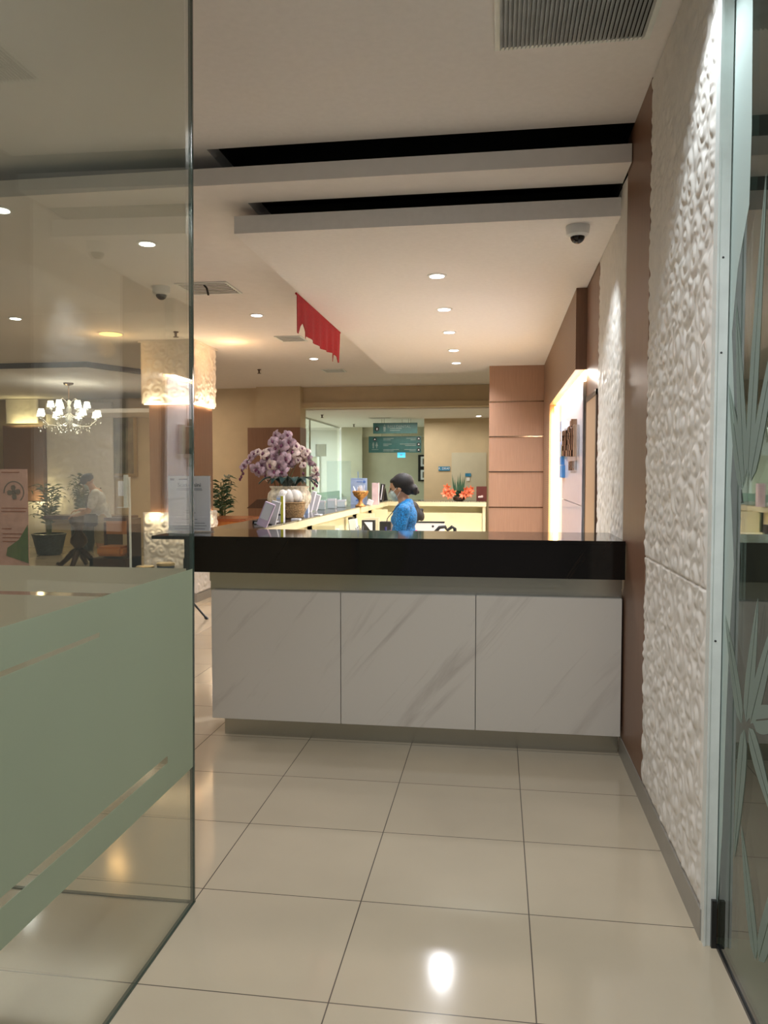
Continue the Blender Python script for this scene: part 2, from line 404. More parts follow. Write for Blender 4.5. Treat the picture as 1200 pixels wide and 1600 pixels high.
def relief(name, origin, du, W, H, res, seed, parent=None, seam=None, depth=.017, label=None, back=.03, dia=.155):
    """panel spanned by du (horizontal) and Z from origin; relief grows along the outward normal du x Z"""
    xs, zs, h = swirl_field(W, H, res, seed, dia=dia, depth=depth, seam=seam)
    du = Vector(du).normalized(); n = du.cross(Vector((0, 0, 1)))
    nx, nz = len(xs), len(zs); X, Z = np.meshgrid(xs, zs)
    P0 = np.array(origin)[None, None, :]+X[..., None]*np.array(du)[None, None, :]+Z[..., None]*np.array([0, 0, 1.])[None, None, :]
    V = P0+(h+.002)[..., None]*np.array(n)[None, None, :]
    V = V.reshape(-1, 3); idx = np.arange(nx*nz).reshape(nz, nx)
    Fq = np.stack([idx[:-1, :-1], idx[:-1, 1:], idx[1:, 1:], idx[1:, :-1]], -1).reshape(-1, 4)
    # rim to the back
    rim = np.concatenate([idx[0, :], idx[1:, -1], idx[-1, -2::-1], idx[-2:0:-1, 0]])
    Bk = P0.reshape(-1, 3)[rim]-back*np.array(n)[None, :]
    nb = len(V); V = np.concatenate([V, Bk]); k = len(rim)
    a = np.arange(k); b2 = (a+1) % k
    Fr = np.stack([rim[b2], rim[a], nb+a, nb+b2], -1)
    Fall = np.concatenate([Fq, Fr])
    me = bpy.data.meshes.new(name); me.vertices.add(len(V)); me.vertices.foreach_set('co', V.astype(np.float32).ravel())
    me.loops.add(Fall.size); me.loops.foreach_set('vertex_index', Fall.astype(np.int32).ravel())
    me.polygons.add(len(Fall)); me.polygons.foreach_set('loop_start', np.arange(0, Fall.size, 4, dtype=np.int32))
    me.update(calc_edges=True); me.validate(); me.materials.append(M['relief'])
    me.polygons.foreach_set('use_smooth', [True]*len(me.polygons))
    o = bpy.data.objects.new(name, me); COL.objects.link(o)
    if parent: o.parent = parent
    else:
        o['kind'] = 'structure'
        if label: o['label'] = label; o['category'] = 'wall panel'
    return o

# ============================================================ THE SETTING
XW = .679                                        # face of the right-hand wall
struct('floor', MB().box((-14, -3, -.1), (3.2, 24, 0)), 'floor', 'polished beige tile floor with dark joints')
struct('ceiling', MB().box((-14, -3, 3.37), (3.2, 4.25, 3.45)).box((-14, 4.25, 3.37), (-1.62, 5.4, 3.45)).box((1.0, 4.25, 3.37), (3.2, 5.4, 3.45)), 'ceil', 'plain off-white entrance ceiling')
sl = MB().box((-14, 4.296, 3.19), (XW, 4.60, 3.285)).box((-14, 4.60, 3.19), (-1.5, 5.3, 3.285)).box((-14, 5.3, 3.19), (XW, 14.3, 3.285)); struct('trim_1', sl, 'lobbyceil', 'upper dropped ceiling slab with a shadow gap above its front edge')
struct('trim_2', MB().box((-1.6, 4.643, 3.025), (XW, 11.3, 3.13)), 'ceil', 'lower dropped ceiling slab above the reception counter')
struct('trim_3', MB().box((-1.62, 4.9, 3.285), (.76, 4.95, 3.7)).box((-1.66, 4.25, 3.45), (-1.62, 4.95, 3.7)).box((-1.66, 4.21, 3.45), (.76, 4.25, 3.7)).box((-1.66, 4.21, 3.7), (.76, 4.95, 3.74)).box((.722, 4.25, 3.37), (.76, 4.95, 3.7)).box((-14, 4.9, 3.285), (-1.62, 4.95, 3.37)), 'dark', 'near-black lining that paints the shade of the gap above the upper ceiling slab')  # shade of the upper gap put into the lining colour
struct('trim_4', MB().box((-1.5, 5.22, 3.13), (.72, 5.3, 3.36)).box((-1.5, 4.55, 3.285), (XW, 5.3, 3.32)).box((-1.54, 4.55, 3.285), (-1.5, 5.3, 3.32)).box((.676, 4.602, 3.192), (.72, 5.22, 3.36)), 'dark', 'near-black lining that paints the shade of the gap above the lower ceiling slab')  # lower gap shaded by dark paint as well
# right wall core and its claddings
struct('wall_right', MB().box((.72, 2.70, 0), (1.0, 11.2, 3.45)).box((XW+.005, 3.787, .105), (.75, 4.45, 3.37)).box((XW+.005, 5.6, 0), (.75, 6.35, 3.19)), 'wood', 'brown laminate wall beside the counter')
relief('trim_5', (XW+.012, 3.787, .105), (0, -1, 0), 1.10, 3.265, .0052, 3, seam=1.075, label='white plaster wall panel carved with swirls, nearest the entrance')
relief('trim_6', (XW+.012, 5.6, 0.0), (0, -1, 0), 1.15, 3.19, .008, 5, seam=1.15, label='white carved swirl wall panel behind the black counter top')
struct('baseboard_right', MB().box((XW, 2.672, 0), (.72, 4.46, .106)), 'skirt', 'grey skirting along the right wall')
# door in the brown section
dfr = MB().box((XW-.007, 5.62, 0), (XW+.004, 5.66, 2.16)).box((XW-.007, 6.26, 0), (XW+.004, 6.31, 2.16)).box((XW-.007, 5.62, 2.12), (XW+.004, 6.31, 2.16))
struct('trim_7', dfr, 'darkwood', 'thin dark door frame in the brown wall')
struct('door_1', MB().box((XW-.004, 5.66, 0), (XW+.004, 6.26, 2.12)), 'wooddoor', 'flush tan service door in the brown wall')
# canopy, recess and pier of the lit wall
struct('trim_8', MB().box((.60, 6.37, 2.39), (.719, 9.53, 3.025)), 'diamond', 'brown canopy box over the lit sign wall')
struct('trim_19', MB().box((.598, 6.355, 2.388), (.719, 6.369, 3.024)), 'wood', 'plain dark end face of the canopy')
struct('trim_9', MB().box((.60, 9.53, 0), (.719, 10.7, 3.025)), 'diamond', 'textured brown pier at the end of the lit wall')
struct('trim_10', MB().box((.700, 6.36, 0), (.719, 9.53, 2.39)), 'white', 'white wall surface behind the backlit board')
# tan back panel with steel lines
bw = MB().box((-.125, 10.7, 0), (.72, 10.85, 3.025)); bwo = struct('wall_back', bw, 'woodlight', 'tan wood panel wall beyond the reception')
g = MB()
for z in (2.545, 2.075, 1.60, 1.12): g.box((-.127, 10.694, z-.007), (.60, 10.701, z+.007))
go = g.build('groove_strip', 'bronze', bwo)
# far end of the lobby
struct('wall_far', MB().box((-5.4, 14.3, 0), (-4.46, 14.5, 3.19)).box((-14, 15.8, 0), (-5.2, 16, 3.3)).box((-5.3, 14.5, 0), (-5.2, 15.8, 3.3)), 'cream', 'cream wall at the far side of the lobby')
struct('ceiling_far', MB().box((-14, 14.3, 3.19), (-5.2, 16, 3.285)), 'lobbyceil', 'ceiling strip over the far lobby')
struct('trim_11', MB().box((-4.46, 14.1, 2.43), (-3.62, 14.5, 3.19)), 'cream', 'plain cream pier top left of the corridor opening')
struct('trim_12', MB().box((-4.60, 14.0, 0), (-3.60, 14.45, 2.43)), 'wood', 'brown clad pier base left of the corridor opening')
struct('trim_13', MB().box((-3.62, 14.3, 2.90), (.8, 14.7, 3.284)).box((-3.62, 14.22, 2.80), (.8, 14.7, 2.90)), 'cream', 'header band with a ledge above the corridor opening')
struct('wall_corridor', MB().box((-1.6, 17.0, 0), (.8, 17.3, 2.78)), 'cream', 'cream corridor wall with a door')
struct('wall_hall', MB().box((-3.46, 20, 0), (-1.2, 20.2, 2.53)).box((-4.0, 19.8, 0), (-3.46, 20.2, 2.78)).box((-3.46, 19.9, 2.53), (-1.2, 20.2, 2.78)).box((-1.6, 17.3, 0), (-1.4, 20.2, 2.78)), 'greywall', 'grey green corridor end wall')
struct('ceiling_corridor', MB().box((-9, 14.5, 2.78), (.8, 24, 2.86)), 'lobbyceil', 'low corridor ceiling')
struct('wall_side', MB().box((.68, 10.85, 0), (.8, 17.1, 3.19)), 'cream', 'cream side wall past the tan panel')
struct('door_2', MB().box((-1.0, 16.985, 0), (-.25, 17.0, 2.04)), 'greywall', 'flush pale green door in the corridor')
struct('wall_left', MB().box((-14, -3, 0), (-13.8, 16, 3.4)), 'cream', 'far left lobby wall')
# dark bar painted in for the shade of the left lobby's ceiling gap
struct('trim_14', MB().box((-13.8, 10.6, 3.118), (-5.87, 10.66, 3.19)).prism([(-5.87, 10.6), (-5.32, 11.8), (-5.38, 11.83), (-5.93, 10.66)], 3.118, 3.19, 'Z'), 'dark', 'dark bar painting the shadow line around the left lobby ceiling')
# room behind the corridor glass
struct('wall_office', MB().box((-9, 21, 0), (-4.0, 21.2, 2.78)).box((-7.5, 16.05, 0), (-7.4, 21, 2.78)), 'white', 'bright office wall behind the corridor glass')

# column with lit recess
cx0, cx1, cy0, cy1 = -4.32, -3.64, 9.05, 9.80
colm = MB().box((cx0+.07, cy0+.07, 1.0), (cx1-.03, cy1-.07, 2.6)); cco = struct('wall_column', colm, 'wood', 'square lobby column with brown middle and carved white ends')
colend = MB().box((cx0+.012, cy0+.012, 0), (cx1-.012, cy1, 1.06)).box((cx0+.012, cy0+.012, 2.44), (cx1-.012, cy1, 3.19)); colend.build('plaster_end', 'relief', cco)
for (z0, hh, sd) in ((.10, 1.0, 11), (2.43, .76, 12)):
    relief('carved_panel', (cx0, cy0+.012, z0), (1, 0, 0), cx1-cx0, hh, .008, sd, parent=cco, back=.0, depth=.03, dia=.21)
    relief('carved_panel', (cx1-.012, cy0, z0), (0, 1, 0), cy1-cy0, hh, .008, sd+5, parent=cco, back=.0, depth=.03, dia=.21)
MB().box((cx0-.01, cy0-.01, 0), (cx1+.01, cy1, .1)).build('plinth', 'skirt', cco)
MB().box((cx0-.02, cy0-.02, 3.165), (cx1+.02, cy1+.02, 3.189)).build('capital', 'relief', cco)
led = MB()
for z in (1.065, 2.425): led.box((cx0+.03, cy0+.02, z-.008), (cx1-.01, cy0+.05, z+.008)).box((cx1-.03, cy0+.03, z-.008), (cx1-.008, cy1-.05, z+.008))
led.build('led_strip', 'warmled', cco)
for (z, up) in ((1.14, -1), (2.37, 1)):
    rot = (PI, 0, 0) if up > 0 else (0, 0, 0)
    lamp('AREA', ((cx0+cx1)/2, cy0-.015+.02, z), .01, WARM, .6, rot=rot, size_y=.04)
# warm wash on the column and the ceiling around it
for (x, y, z, dz, p) in ((-4.15, 8.975, 2.36, 1, 7), (-3.80, 8.975, 2.36, 1, 7), (-3.565, 9.25, 2.36, 1, 7), (-3.565, 9.6, 2.36, 1, 7), (-4.15, 8.97, 1.13, -1, 7), (-3.8, 8.97, 1.13, -1, 7), (-3.56, 9.4, 1.13, -1, 8)):
    lamp('SPOT', (x, y, z), p, (1, .76, .50), .02, math.radians(165), blend=.6, aim=(x, y, z+dz))

# ------------------------------------------------------------ glass partitions
def glass_panel(name, label, lo, hi, bands, axis, parent_loc, m='glass'):
    t = thing(name, label, 'glass partition', parent_loc)
    wbuild(MB().box(lo, hi), 'pane', m, t)
    return t
gA = glass_panel('glass_partition', 'clear glass panel with frosted band, running beside the camera on the left', (-1.097, -.6, .004), (-1.087, 2.640, 3.37), None, 'X', (-1.09, 1, 0))
gB = glass_panel('glass_partition', 'clear glass panel with frosted band, running left from the glass corner', (-6.0, 2.642, .004), (-1.087, 2.652, 3.37), None, 'Y', (-2.5, 2.64, 0))
bands = [(.510, .604), (.628, 1.117), (1.130, 1.226)]
fa = MB(); fb = MB()
for z0, z1 in bands:
    fa.box((-1.086, -.6, z0), (-1.0855, 2.636, z1)); fb.box((-6.0, 2.6405, z0), (-1.10, 2.6415, z1))
# the slit in the film stops short of the glass corner
fa.box((-1.086, 2.42, .604), (-1.0855, 2.636, .628)).box((-1.086, 1.98, 1.117), (-1.0855, 2.636, 1.130))
fb.box((-1.38, 2.6405, 1.117), (-1.10, 2.6415, 1.130)).box((-6, 2.6405, .604), (-1.10, 2.6415, .628))
wbuild(fa, 'frosted_film', 'frost', gA); wbuild(fb, 'frosted_film', 'frost_lobby_lit', gB)
e = MB().box((-1.0985, 2.6405, .004), (-1.0855, 2.6535, 3.37)); wbuild(e, 'edge_seal', 'glassedge', gA)
e = MB().box((-1.10, -.6, 0), (-1.084, 2.655, .005)); wbuild(e, 'floor_seal', 'glassedge', gA)
gA.rotation_euler = (0, math.radians(.55), 0)      # panel tilted slightly so its edge stands upright in view
e = MB().box((-6, 2.64, 0), (-1.10, 2.655, .005)); wbuild(e, 'floor_seal', 'glassedge', gB)
# right-hand side: aluminium post and leaf-etched glass
post = thing('door_post', 'tall pale aluminium post at the end of the right wall', 'door post', (.70, 2.66, 0))
wbuild(MB().box((.683, 2.645, 0), (.722, 2.685, 3.37)).box((.683, 2.640, .0), (.690, 2.645, 3.37)), 'post', 'alu', post)
wbuild(MB().box((.706, 2.632, .0), (.722, 2.645, .16)), 'floor_pivot', 'black', post)
for z in (1.02, 1.95, 2.25): wbuild(MB().ball((.703, 2.6445, z), .004, 1), 'screw', 'black', post)
gR = thing('glass_partition', 'dark glass panel etched with banana leaves at the right edge', 'glass partition', (.73, 1.5, 0))
wbuild(MB().box((.727, -.6, .012), (.737, 2.640, 3.37)), 'pane', 'glassR', gR)
wbuild(MB().box((.722, -.6, 0), (.742, 2.640, .012)), 'floor_track', 'black', gR)
def PXp(px, py, X):
    d = _r*((px-600)/F) - _u*((py-800)/F) + _f
    q = Vector((0, 0, EYE)) + d*(X/d.x); return Vector((q.y, q.z))
lf = MB(); layer = [0]
def lobe(a, b, wpx, rib=True, bulge=.55):
    """one lobe of an etched leaf between two points of the pane, split by a clear mid rib"""
    A, B = PXp(*a, .7258), PXp(*b, .7258); Wd = abs(PXp(a[0]+wpx, a[1], .7258).x-A.x) if wpx else .05
    Wd = min(Wd, .075); ax = B-A; L = ax.length; ax = ax/L; nn = Vector((-ax.y, ax.x)); layer[0] += 1; x = .7262-.00025*(layer[0] % 5)
    for sd in (1, -1):
        g0 = .0022 if rib else 0; pts = []
        for i in range(13): t = i/12; pts.append(A+ax*L*t+nn*sd*g0)
        for i in range(12, -1, -1): t = i/12; pts.append(A+ax*L*t+nn*sd*(g0+Wd*.5*math.sin(PI*min(1, t**bulge))**.8))
        lf.prism([(p.x, p.y) for p in pts], x, x+.0002, 'X')
lobe((1163, 755), (1150, 470), 26); lobe((1168, 750), (1197, 270), 34); lobe((1172, 752), (1228, 440), 30); lobe((1160, 765), (1139, 600), 14)
lobe((1165, 1128), (1184, 935), 30); lobe((1172, 1130), (1216, 950), 26); lobe((1163, 1140), (1147, 1340), 26); lobe((1170, 1138), (1212, 1290), 26); lobe((1176, 1126), (1240, 1120), 26)
lobe((1158, 1130), (1133, 960), 16); lobe((1180, 1500), (1158, 1290), 26); lobe((1185, 1500), (1230, 1330), 26)
# pale strip painting the post's reflection on the glass, with a wavy edge
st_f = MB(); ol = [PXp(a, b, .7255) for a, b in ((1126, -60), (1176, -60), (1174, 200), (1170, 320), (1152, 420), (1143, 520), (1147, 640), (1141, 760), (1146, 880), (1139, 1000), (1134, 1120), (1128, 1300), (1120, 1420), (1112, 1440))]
st_f.prism([(p.x, p.y) for p in ol], .7266, .7268, 'X'); wbuild(st_f, 'reflection_strip', 'post_reflection', gR)
wbuild(lf, 'etched_leaf_film', 'leaf_film', gR)
# plain wall beyond the right glass
struct('wall_outer', MB().box((3.0, -3, 0), (3.2, 3, 3.4)).box((1.0, 2.9, 0), (3.2, 3.1, 3.4)), 'wood', 'dark wall beyond the right glass')

# ------------------------------------------------------------ reception counter
rc = thing('reception_counter', 'reception counter with thick black marble top and white marble front', 'counter', (-.5, 4.5, 0))
wbuild(MB().box((-2.0, 4.30, 1.185), (XW-.002, 4.92, 1.205)).box((-1.80, 4.30, .997), (XW-.002, 4.36, 1.186)).box((-1.80, 4.36, 1.10), (-1.76, 4.90, 1.186)), 'countertop', 'blackstone', rc)
wbuild(MB().box((-1.68, 4.40, .88), (XW-.004, 4.415, 1.0)).box((-1.68, 4.385, .935), (XW-.004, 4.40, .998)), 'steel_reveal', 'steel', rc)
xs = [-1.662, -.887, -.118, XW-.006]
for i in range(3):
    wbuild(MB().box((xs[i]+.002, 4.352, .126), (xs[i+1]-.002, 4.385, .886), .002), 'marble_panel', 'marble', rc)
wbuild(MB().box((-1.662, 4.385, .12), (XW-.006, 4.80, .886)), 'carcass', 'skirt', rc)
wbuild(MB().box((-1.62, 4.452, 0), (XW-.006, 4.462, .122)), 'kickplate', 'steel', rc)

# ------------------------------------------------------------ L-shaped service desk
sd = thing('service_desk', 'long cream desk with dark stone top running back from the counter', 'desk', (-1.6, 7.5, 0))
def dx(Y): return -1.585+(Y-4.8)*.0115           # inner edge
wbuild(MB().prism([(-1.94, 4.93), (dx(4.93), 4.93), (dx(10.75), 10.75), (-.155, 10.62), (-.155, 11.15), (-1.94, 11.2)], 1.188, 1.2, 'Z'), 'stone_top', 'desktop', sd)
wbuild(MB().prism([(dx(4.93)-.02, 4.93), (dx(4.93), 4.93), (dx(10.75), 10.75), (-.155, 10.62), (-.155, 10.66), (dx(10.75)-.02, 10.79)], 1.130, 1.1995, 'Z').prism([(-1.93, 4.93), (dx(4.93)-.02, 4.93), (dx(10.75)-.02, 10.79), (-.155, 10.66), (-.155, 11.15), (-1.93, 11.18)], 1.130, 1.187, 'Z'), 'cream_edge', 'deskcream', sd)
wbuild(MB().box((-1.64, 4.95, 0), (-1.60, 10.9, 1.13)).box((-1.64, 10.88, 0), (-.2, 10.95, 1.13)).box((-.205, 10.64, 0), (-.165, 11.1, 1.13)), 'body', 'deskcream', sd)
wbuild(MB().box((-1.6, 10.70, 0), (-.21, 10.88, 1.04)), 'back_ledge', 'deskcream', sd)
wbuild(MB().box((-1.6, 5.5, .86), (-1.0, 8.25, .89)).box((-1.6, 8.25, .86), (-1.32, 10.7, .89)).box((-1.0, 10.2, .74), (-.21, 10.70, .77)), 'worktop', 'deskcream', sd)
for Y in (6.45, 8.55, 9.6): wbuild(MB().box((-1.60, Y, .89), (-1.56+.0, Y+.02, 1.13)).box((-1.60, Y, .89), (-1.36, Y+.02, 1.13)), 'divider', 'deskcream', sd)

# ------------------------------------------------------------ ceiling fittings
def vent(label, x0, x1, y0, y1, z, slats, axis='Y', group=None):
    t = thing('ceiling_vent', label, 'vent', ((x0+x1)/2, (y0+y1)/2, z), group=group)
    b = .022
    wbuild(MB().box((x0-b, y0-b, z-.008), (x1+b, y0, z)).box((x0-b, y1, z-.008), (x1+b, y1+b, z)).box((x0-b, y0, z-.008), (x0, y1, z)).box((x1, y0, z-.008), (x1+b, y1, z)), 'frame', 'alu', t)
    wbuild(MB().box((x0, y0, z-.003), (x1, y1, z)), 'backing', 'dark', t)
    s = MB()
    for i in range(slats):
        if axis == 'Y':
            x = x0+(i+.5)*(x1-x0)/slats; w = (x1-x0)/slats*.50
            s.add([(x-w, y0+.006, z-.022), (x+w, y0+.006, z-.004), (x+w, y1-.006, z-.004), (x-w, y1-.006, z-.022)], [(0, 1, 2, 3)])
            s.add([(x-w, y0+.006, z-.024), (x+w, y0+.006, z-.006), (x+w, y1-.006, z-.006), (x-w, y1-.006, z-.024)], [(3, 2, 1, 0)])
        else:
            y = y0+(i+.5)*(y1-y0)/slats; w = (y1-y0)/slats*.25
            s.box((x0+.006, y-w, z-.012), (x1-.006, y+w, z-.004))
    wbuild(s, 'slats', 'grille', t)
    return t
vent('large square louvred ventilation grille above the entrance', -.005, .585, 2.85, 3.42, 3.368, 34)
vent('small ceiling vent beside the glass corner, nearest of the lobby vents', -2.72, -2.30, 6.42, 6.80, 3.188, 7, 'X')
vent('small ceiling vent left of the red cloth', -2.60, -2.32, 9.0, 9.32, 3.188, 5, 'X')
vent('small ceiling vent farthest back, below the red cloth', -2.70, -2.40, 11.9, 12.2, 3.188, 5, 'X')
# a black flap hanging from the nearest vent
fl = MB().tube([(-2.50, 6.45, 3.185), (-2.47, 6.45, 3.15), (-2.455, 6.45, 3.09)], .009, 6)
tag(fl.build('hanging_strap', 'black'), 'short black strap hanging from the nearest lobby vent', 'strap')
def downlight(x, y, z, label, power, color, group, m='DL', r=.055, spot=150):
    t = thing('downlight', label, 'light', (x, y, z), group=group)
    MB().lathe([(r+.018, 0), (r+.018, -.004), (r, -.006), (r, 0)], seg=28).build('trim_ring', 'white', t)
    MB().lathe([(r*.97, -.0065), (r*.97, -.0075)], seg=28).build('lens', m, t)
    if power: lamp('SPOT', (x, y, z-.02), power, color, .045, math.radians(spot), blend=1)
    return t
DLn = ['nearest', 'second nearest', 'middle', 'second farthest', 'farthest']
for i, (x, y) in enumerate(((-.456, 5.82), (-.483, 6.99), (-.508, 8.11), (-.527, 9.28), (-.553, 10.33))):
    downlight(x, y, 3.025, f'{DLn[i]} of the five round downlights in the lower ceiling slab', 150, WHITE, 'downlights in the reception ceiling slab', spot=140)
for i, (x, y, l) in enumerate(((-2.45, 7.78, 'round downlight between the glass edge and the red cloth'), (-2.57, 10.78, 'round downlight below the red cloth'), (-2.46, 5.285, 'brightest round downlight seen through the left glass'), (-4.99, 7.58, 'round downlight near the left edge of the photo, above the chandelier'), (-3.04, 4.49, 'round downlight cut by the left edge of the photo'))):
    downlight(x, y, 3.189, l, 45, WHITE, 'downlights in the lobby ceiling')
downlight(-.408, 16.39, 2.78, 'round downlight in the corridor ceiling above the cream wall', 20, (1, .9, .72), None)
downlight(-5.2, 18.2, 2.78, 'round downlight behind the corridor glass', 30, (.85, 1, .98), None, m='DLc')
am = thing('downlight', 'amber glowing ceiling light left of the column', 'light', (-4.44, 8.55, 3.189))
MB().lathe([(.15, 0), (.15, -.004), (.13, -.006), (.13, 0)], seg=28).build('trim_ring', 'white', am)
MB().lathe([(.125, -.0065), (.125, -.0085)], seg=28).build('lens', emis('amber_lens', (1, .62, .18), 3), am)
lamp('SPOT', (-4.44, 8.55, 3.15), 20, AMBER, .1, math.radians(170), blend=1)
lamp('POINT', (-3.25, 9.3, 3.02), 5, AMBER, .1); lamp('POINT', (-4.5, 8.6, 3.02), 4, AMBER, .1)

def dome_cam(x, y, z, label, s=1):
    t = thing('security_camera', label, 'camera', (x, y, z))
    MB().lathe([(.062*s, 0), (.062*s, -.012*s), (.058*s, -.045*s), (.046*s, -.055*s), (.0, -.056*s)], seg=28).build('housing', 'white', t, smooth=False)
    MB().ball((0, 0, -.052*s), .038*s, 3).build('dome', mat('dark_dome', (.015, .012, .012), .08), t, smooth=True)
    return t
dome_cam(.455, 4.80, 3.025, 'white dome security camera under the lower ceiling slab', 1.12)
dome_cam(-2.906, 6.51, 3.189, 'dark dome camera seen through the left glass', 1.25)
def sprinkler(x, y, z, label):
    t = thing('sprinkler', label, 'sprinkler', (x, y, z), group='ceiling sprinklers')
    MB().lathe([(.03, 0), (.03, -.01), (.012, -.012), (.010, -.055), (.03, -.058), (.03, -.064), (.0, -.066)], seg=12).build('head', 'darkwood', t)
    MB().tube([(-.014, 0, -.01), (-.018, 0, -.035), (-.008, 0, -.058)], .003, 5).build('frame', 'darkwood', t)
for p, l in (((-3.645, 8.545, 3.189), 'small sprinkler head above the carved column'), ((-3.67, 11.76, 3.189), 'small sprinkler head between the column and the corridor opening'),
             ((-3.55, 15.6, 2.78), 'small sprinkler head at the corridor glass'), ((-3.45, 18.6, 2.78), 'small sprinkler head deep in the corridor')): sprinkler(*p, l)

# red cloth with torn hem hung on the slab's left edge
random.seed(3)
top = [(6.18, 3.0), (7.95, 3.0)]
rows = 8; n = 44; mb = MB()
ys = [6.18+1.72*i/n for i in range(n+1)]
def hem(t):
    if t < .05: return 2.71
    if t < .13: return 2.71+.10*math.sin((t-.05)/.08*PI)
    if t < .20: return 2.69+.07*abs(t-.165)/.035
    b = 2.735-.02*math.sin((t-.2)*6)
    if t > .80: b -= .075*max(0, math.sin((t-.80)*75))
    return b
for j in range(rows+1):
    for i, y in enumerate(ys):
        t = i/n; z = 3.012+(hem(t)-3.012)*j/rows
        mb.v.append((-1.612-.012*math.sin(i*.9)*j/rows, y, z))
W_ = n+1
for j in range(rows):
    for i in range(n): mb.f.append((j*W_+i, j*W_+i+1, (j+1)*W_+i+1, (j+1)*W_+i))
rcth = mb.build('hanging_cloth', 'red', mods=[('SOLIDIFY', dict(thickness=.006))])
tag(rcth, 'dark red cloth with torn fringed hem hanging from the ceiling slab edge', 'cloth')
MB().tube([(-1.612, 6.16, 3.012), (-1.612, 7.92, 3.012)], .009, 8).build('hem_roll', 'red', rcth)

# ------------------------------------------------------------ lit sign wall
bd = thing('backlit_board', 'tall white glossy board lit from behind under the brown canopy', 'sign board', (.665, 7.3, 0))
wbuild(MB().box((.655, 6.34, .02), (.661, 8.25, 1.310)).box((.655, 6.34, 1.316), (.661, 8.25, 2.36)), 'board', 'lav', bd)
for y_ in (6.40, 8.10): wbuild(MB().box((.6615, y_, .1), (.6995, y_+.04, 2.3)), 'standoff', 'white', bd)
wbuild(MB().box((.675, 6.40, 2.372), (.700, 9.45, 2.389)), 'led_strip', 'amberled', bd)
lamp('AREA', (.625, 7.6, 2.380), 95, (1, .90, .80), 2.4, rot=(math.radians(-10), 0, PI/2), size_y=.03)
lamp('AREA', (.655, 9.50, 1.2), 14, (1, .72, .38), 2.2, rot=(PI/2, PI/2, 0), size_y=.05)
wbuild(MB().box((.66, 9.50, .05), (.70, 9.529, 2.37)), 'side_led', 'amberled', bd)
sg = thing('wall_sign', 'raised emblem of blue, lime and mirror letters on the lit board', 'sign', (.64, 7.4, 1.8))
def tile(y0, y1, z0, z1, m, d=.03, name='tile', off=0): wbuild(MB().box((.654-d-off, y0, z0), (.654-off, y1, z1)), name, m, sg)
tile(8.02, 8.22, 2.00, 2.10, 'palebl'); tile(8.02, 8.22, 1.90, 1.995, 'lav'); tile(8.02, 8.22, 1.75, 1.895, 'palebl')
tile(7.80, 8.00, 1.75, 1.86, 'lime'); tile(8.0, 8.22, 1.66, 1.745, 'sky'); tile(7.9, 8.2, 1.53, 1.655, 'sky')
# mirror letters, built of strokes, reading towards the camera side
def letter(y1, w, z0, h, strokes, m, d=.045):
    mb = MB()
    for (a, b, c, e_) in strokes: mb.box((.654-d, y1-(a+c)*w, z0+b*h), (.654, y1-a*w, z0+(b+e_)*h))
    return wbuild(mb, 'letter', m, sg)
U_ = [(0, 0, .28, 1), (.72, 0, .28, 1), (0, 0, 1, .22)]; I_ = [(.3, 0, .4, 1)]; E_ = [(0, 0, .3, 1), (0, 0, 1, .2), (0, .4, .9, .2), (0, .8, 1, .2)]; Lr = [(0, 0, .3, 1), (0, 0, 1, .22)]; A_ = [(0, 0, .28, 1), (.72, 0, .28, 1), (0, .8, 1, .2), (0, .4, 1, .18)]
yy = 7.78
for k, (st, m_, w) in enumerate(((E_, 'bronze', .2), (I_, 'chrome', .12), (Lr, 'bronze', .2), (A_, 'chrome', .22), (U_, 'bronze', .22), (I_, 'chrome', .16))):
    letter(yy, w, 1.74-.006*k, .24+.02*(k % 2), st, m_); yy -= w+.03
letter(6.98, .2, 1.95, .07, I_, 'chrome'); letter(6.86, .14, 1.97, .06, I_, 'bronze')
yy = 7.3
for k in range(5): letter(yy, .09, 1.60, .08, (E_, A_, U_, Lr, I_)[k], 'chrome', .02); yy -= .12

# ------------------------------------------------------------ paper notice on the counter
nt_ = thing('notice_stand', 'white printed notice reading Scan di sini in a clear stand on the black counter', 'notice', (-1.89, 4.60, 1.205))
def nbox(lo, hi, name, m): wbuild(MB().box(lo, hi), name, m, nt_)
nbox((-2.025, 4.600, 1.300), (-1.755, 4.604, 1.552), 'sheet', 'paper'); nbox((-2.025, 4.598, 1.214), (-1.755, 4.604, 1.2995), 'lower_sheet', 'paper')
nbox((-2.03, 4.605, 1.206), (-1.75, 4.609, 1.556), 'acrylic_back', 'acryl'); nbox((-2.03, 4.57, 1.2055), (-1.75, 4.66, 1.210), 'acrylic_foot', 'acryl')
text_at('Scan di sini', .034, (-1.888, 4.599, 1.497), 'lettering', 'ink', nt_)
ln = MB()
for z, w in ((1.474, .16), (1.466, .17), (1.338, .05), (1.325, .08), (1.2850, .10), (1.262, .2), (1.245, .22), (1.226, .2)): ln.box((-1.888-w/2, 4.5965, z-.0012), (-1.888+w/2, 4.5975, z+.0012))
ln.box((-2.012, 4.5985, 1.525), (-1.985, 4.5995, 1.538)); ln.box((-1.955, 4.5985, 1.528), (-1.90, 4.5995, 1.536))
wbuild(ln, 'print', 'ink', nt_)

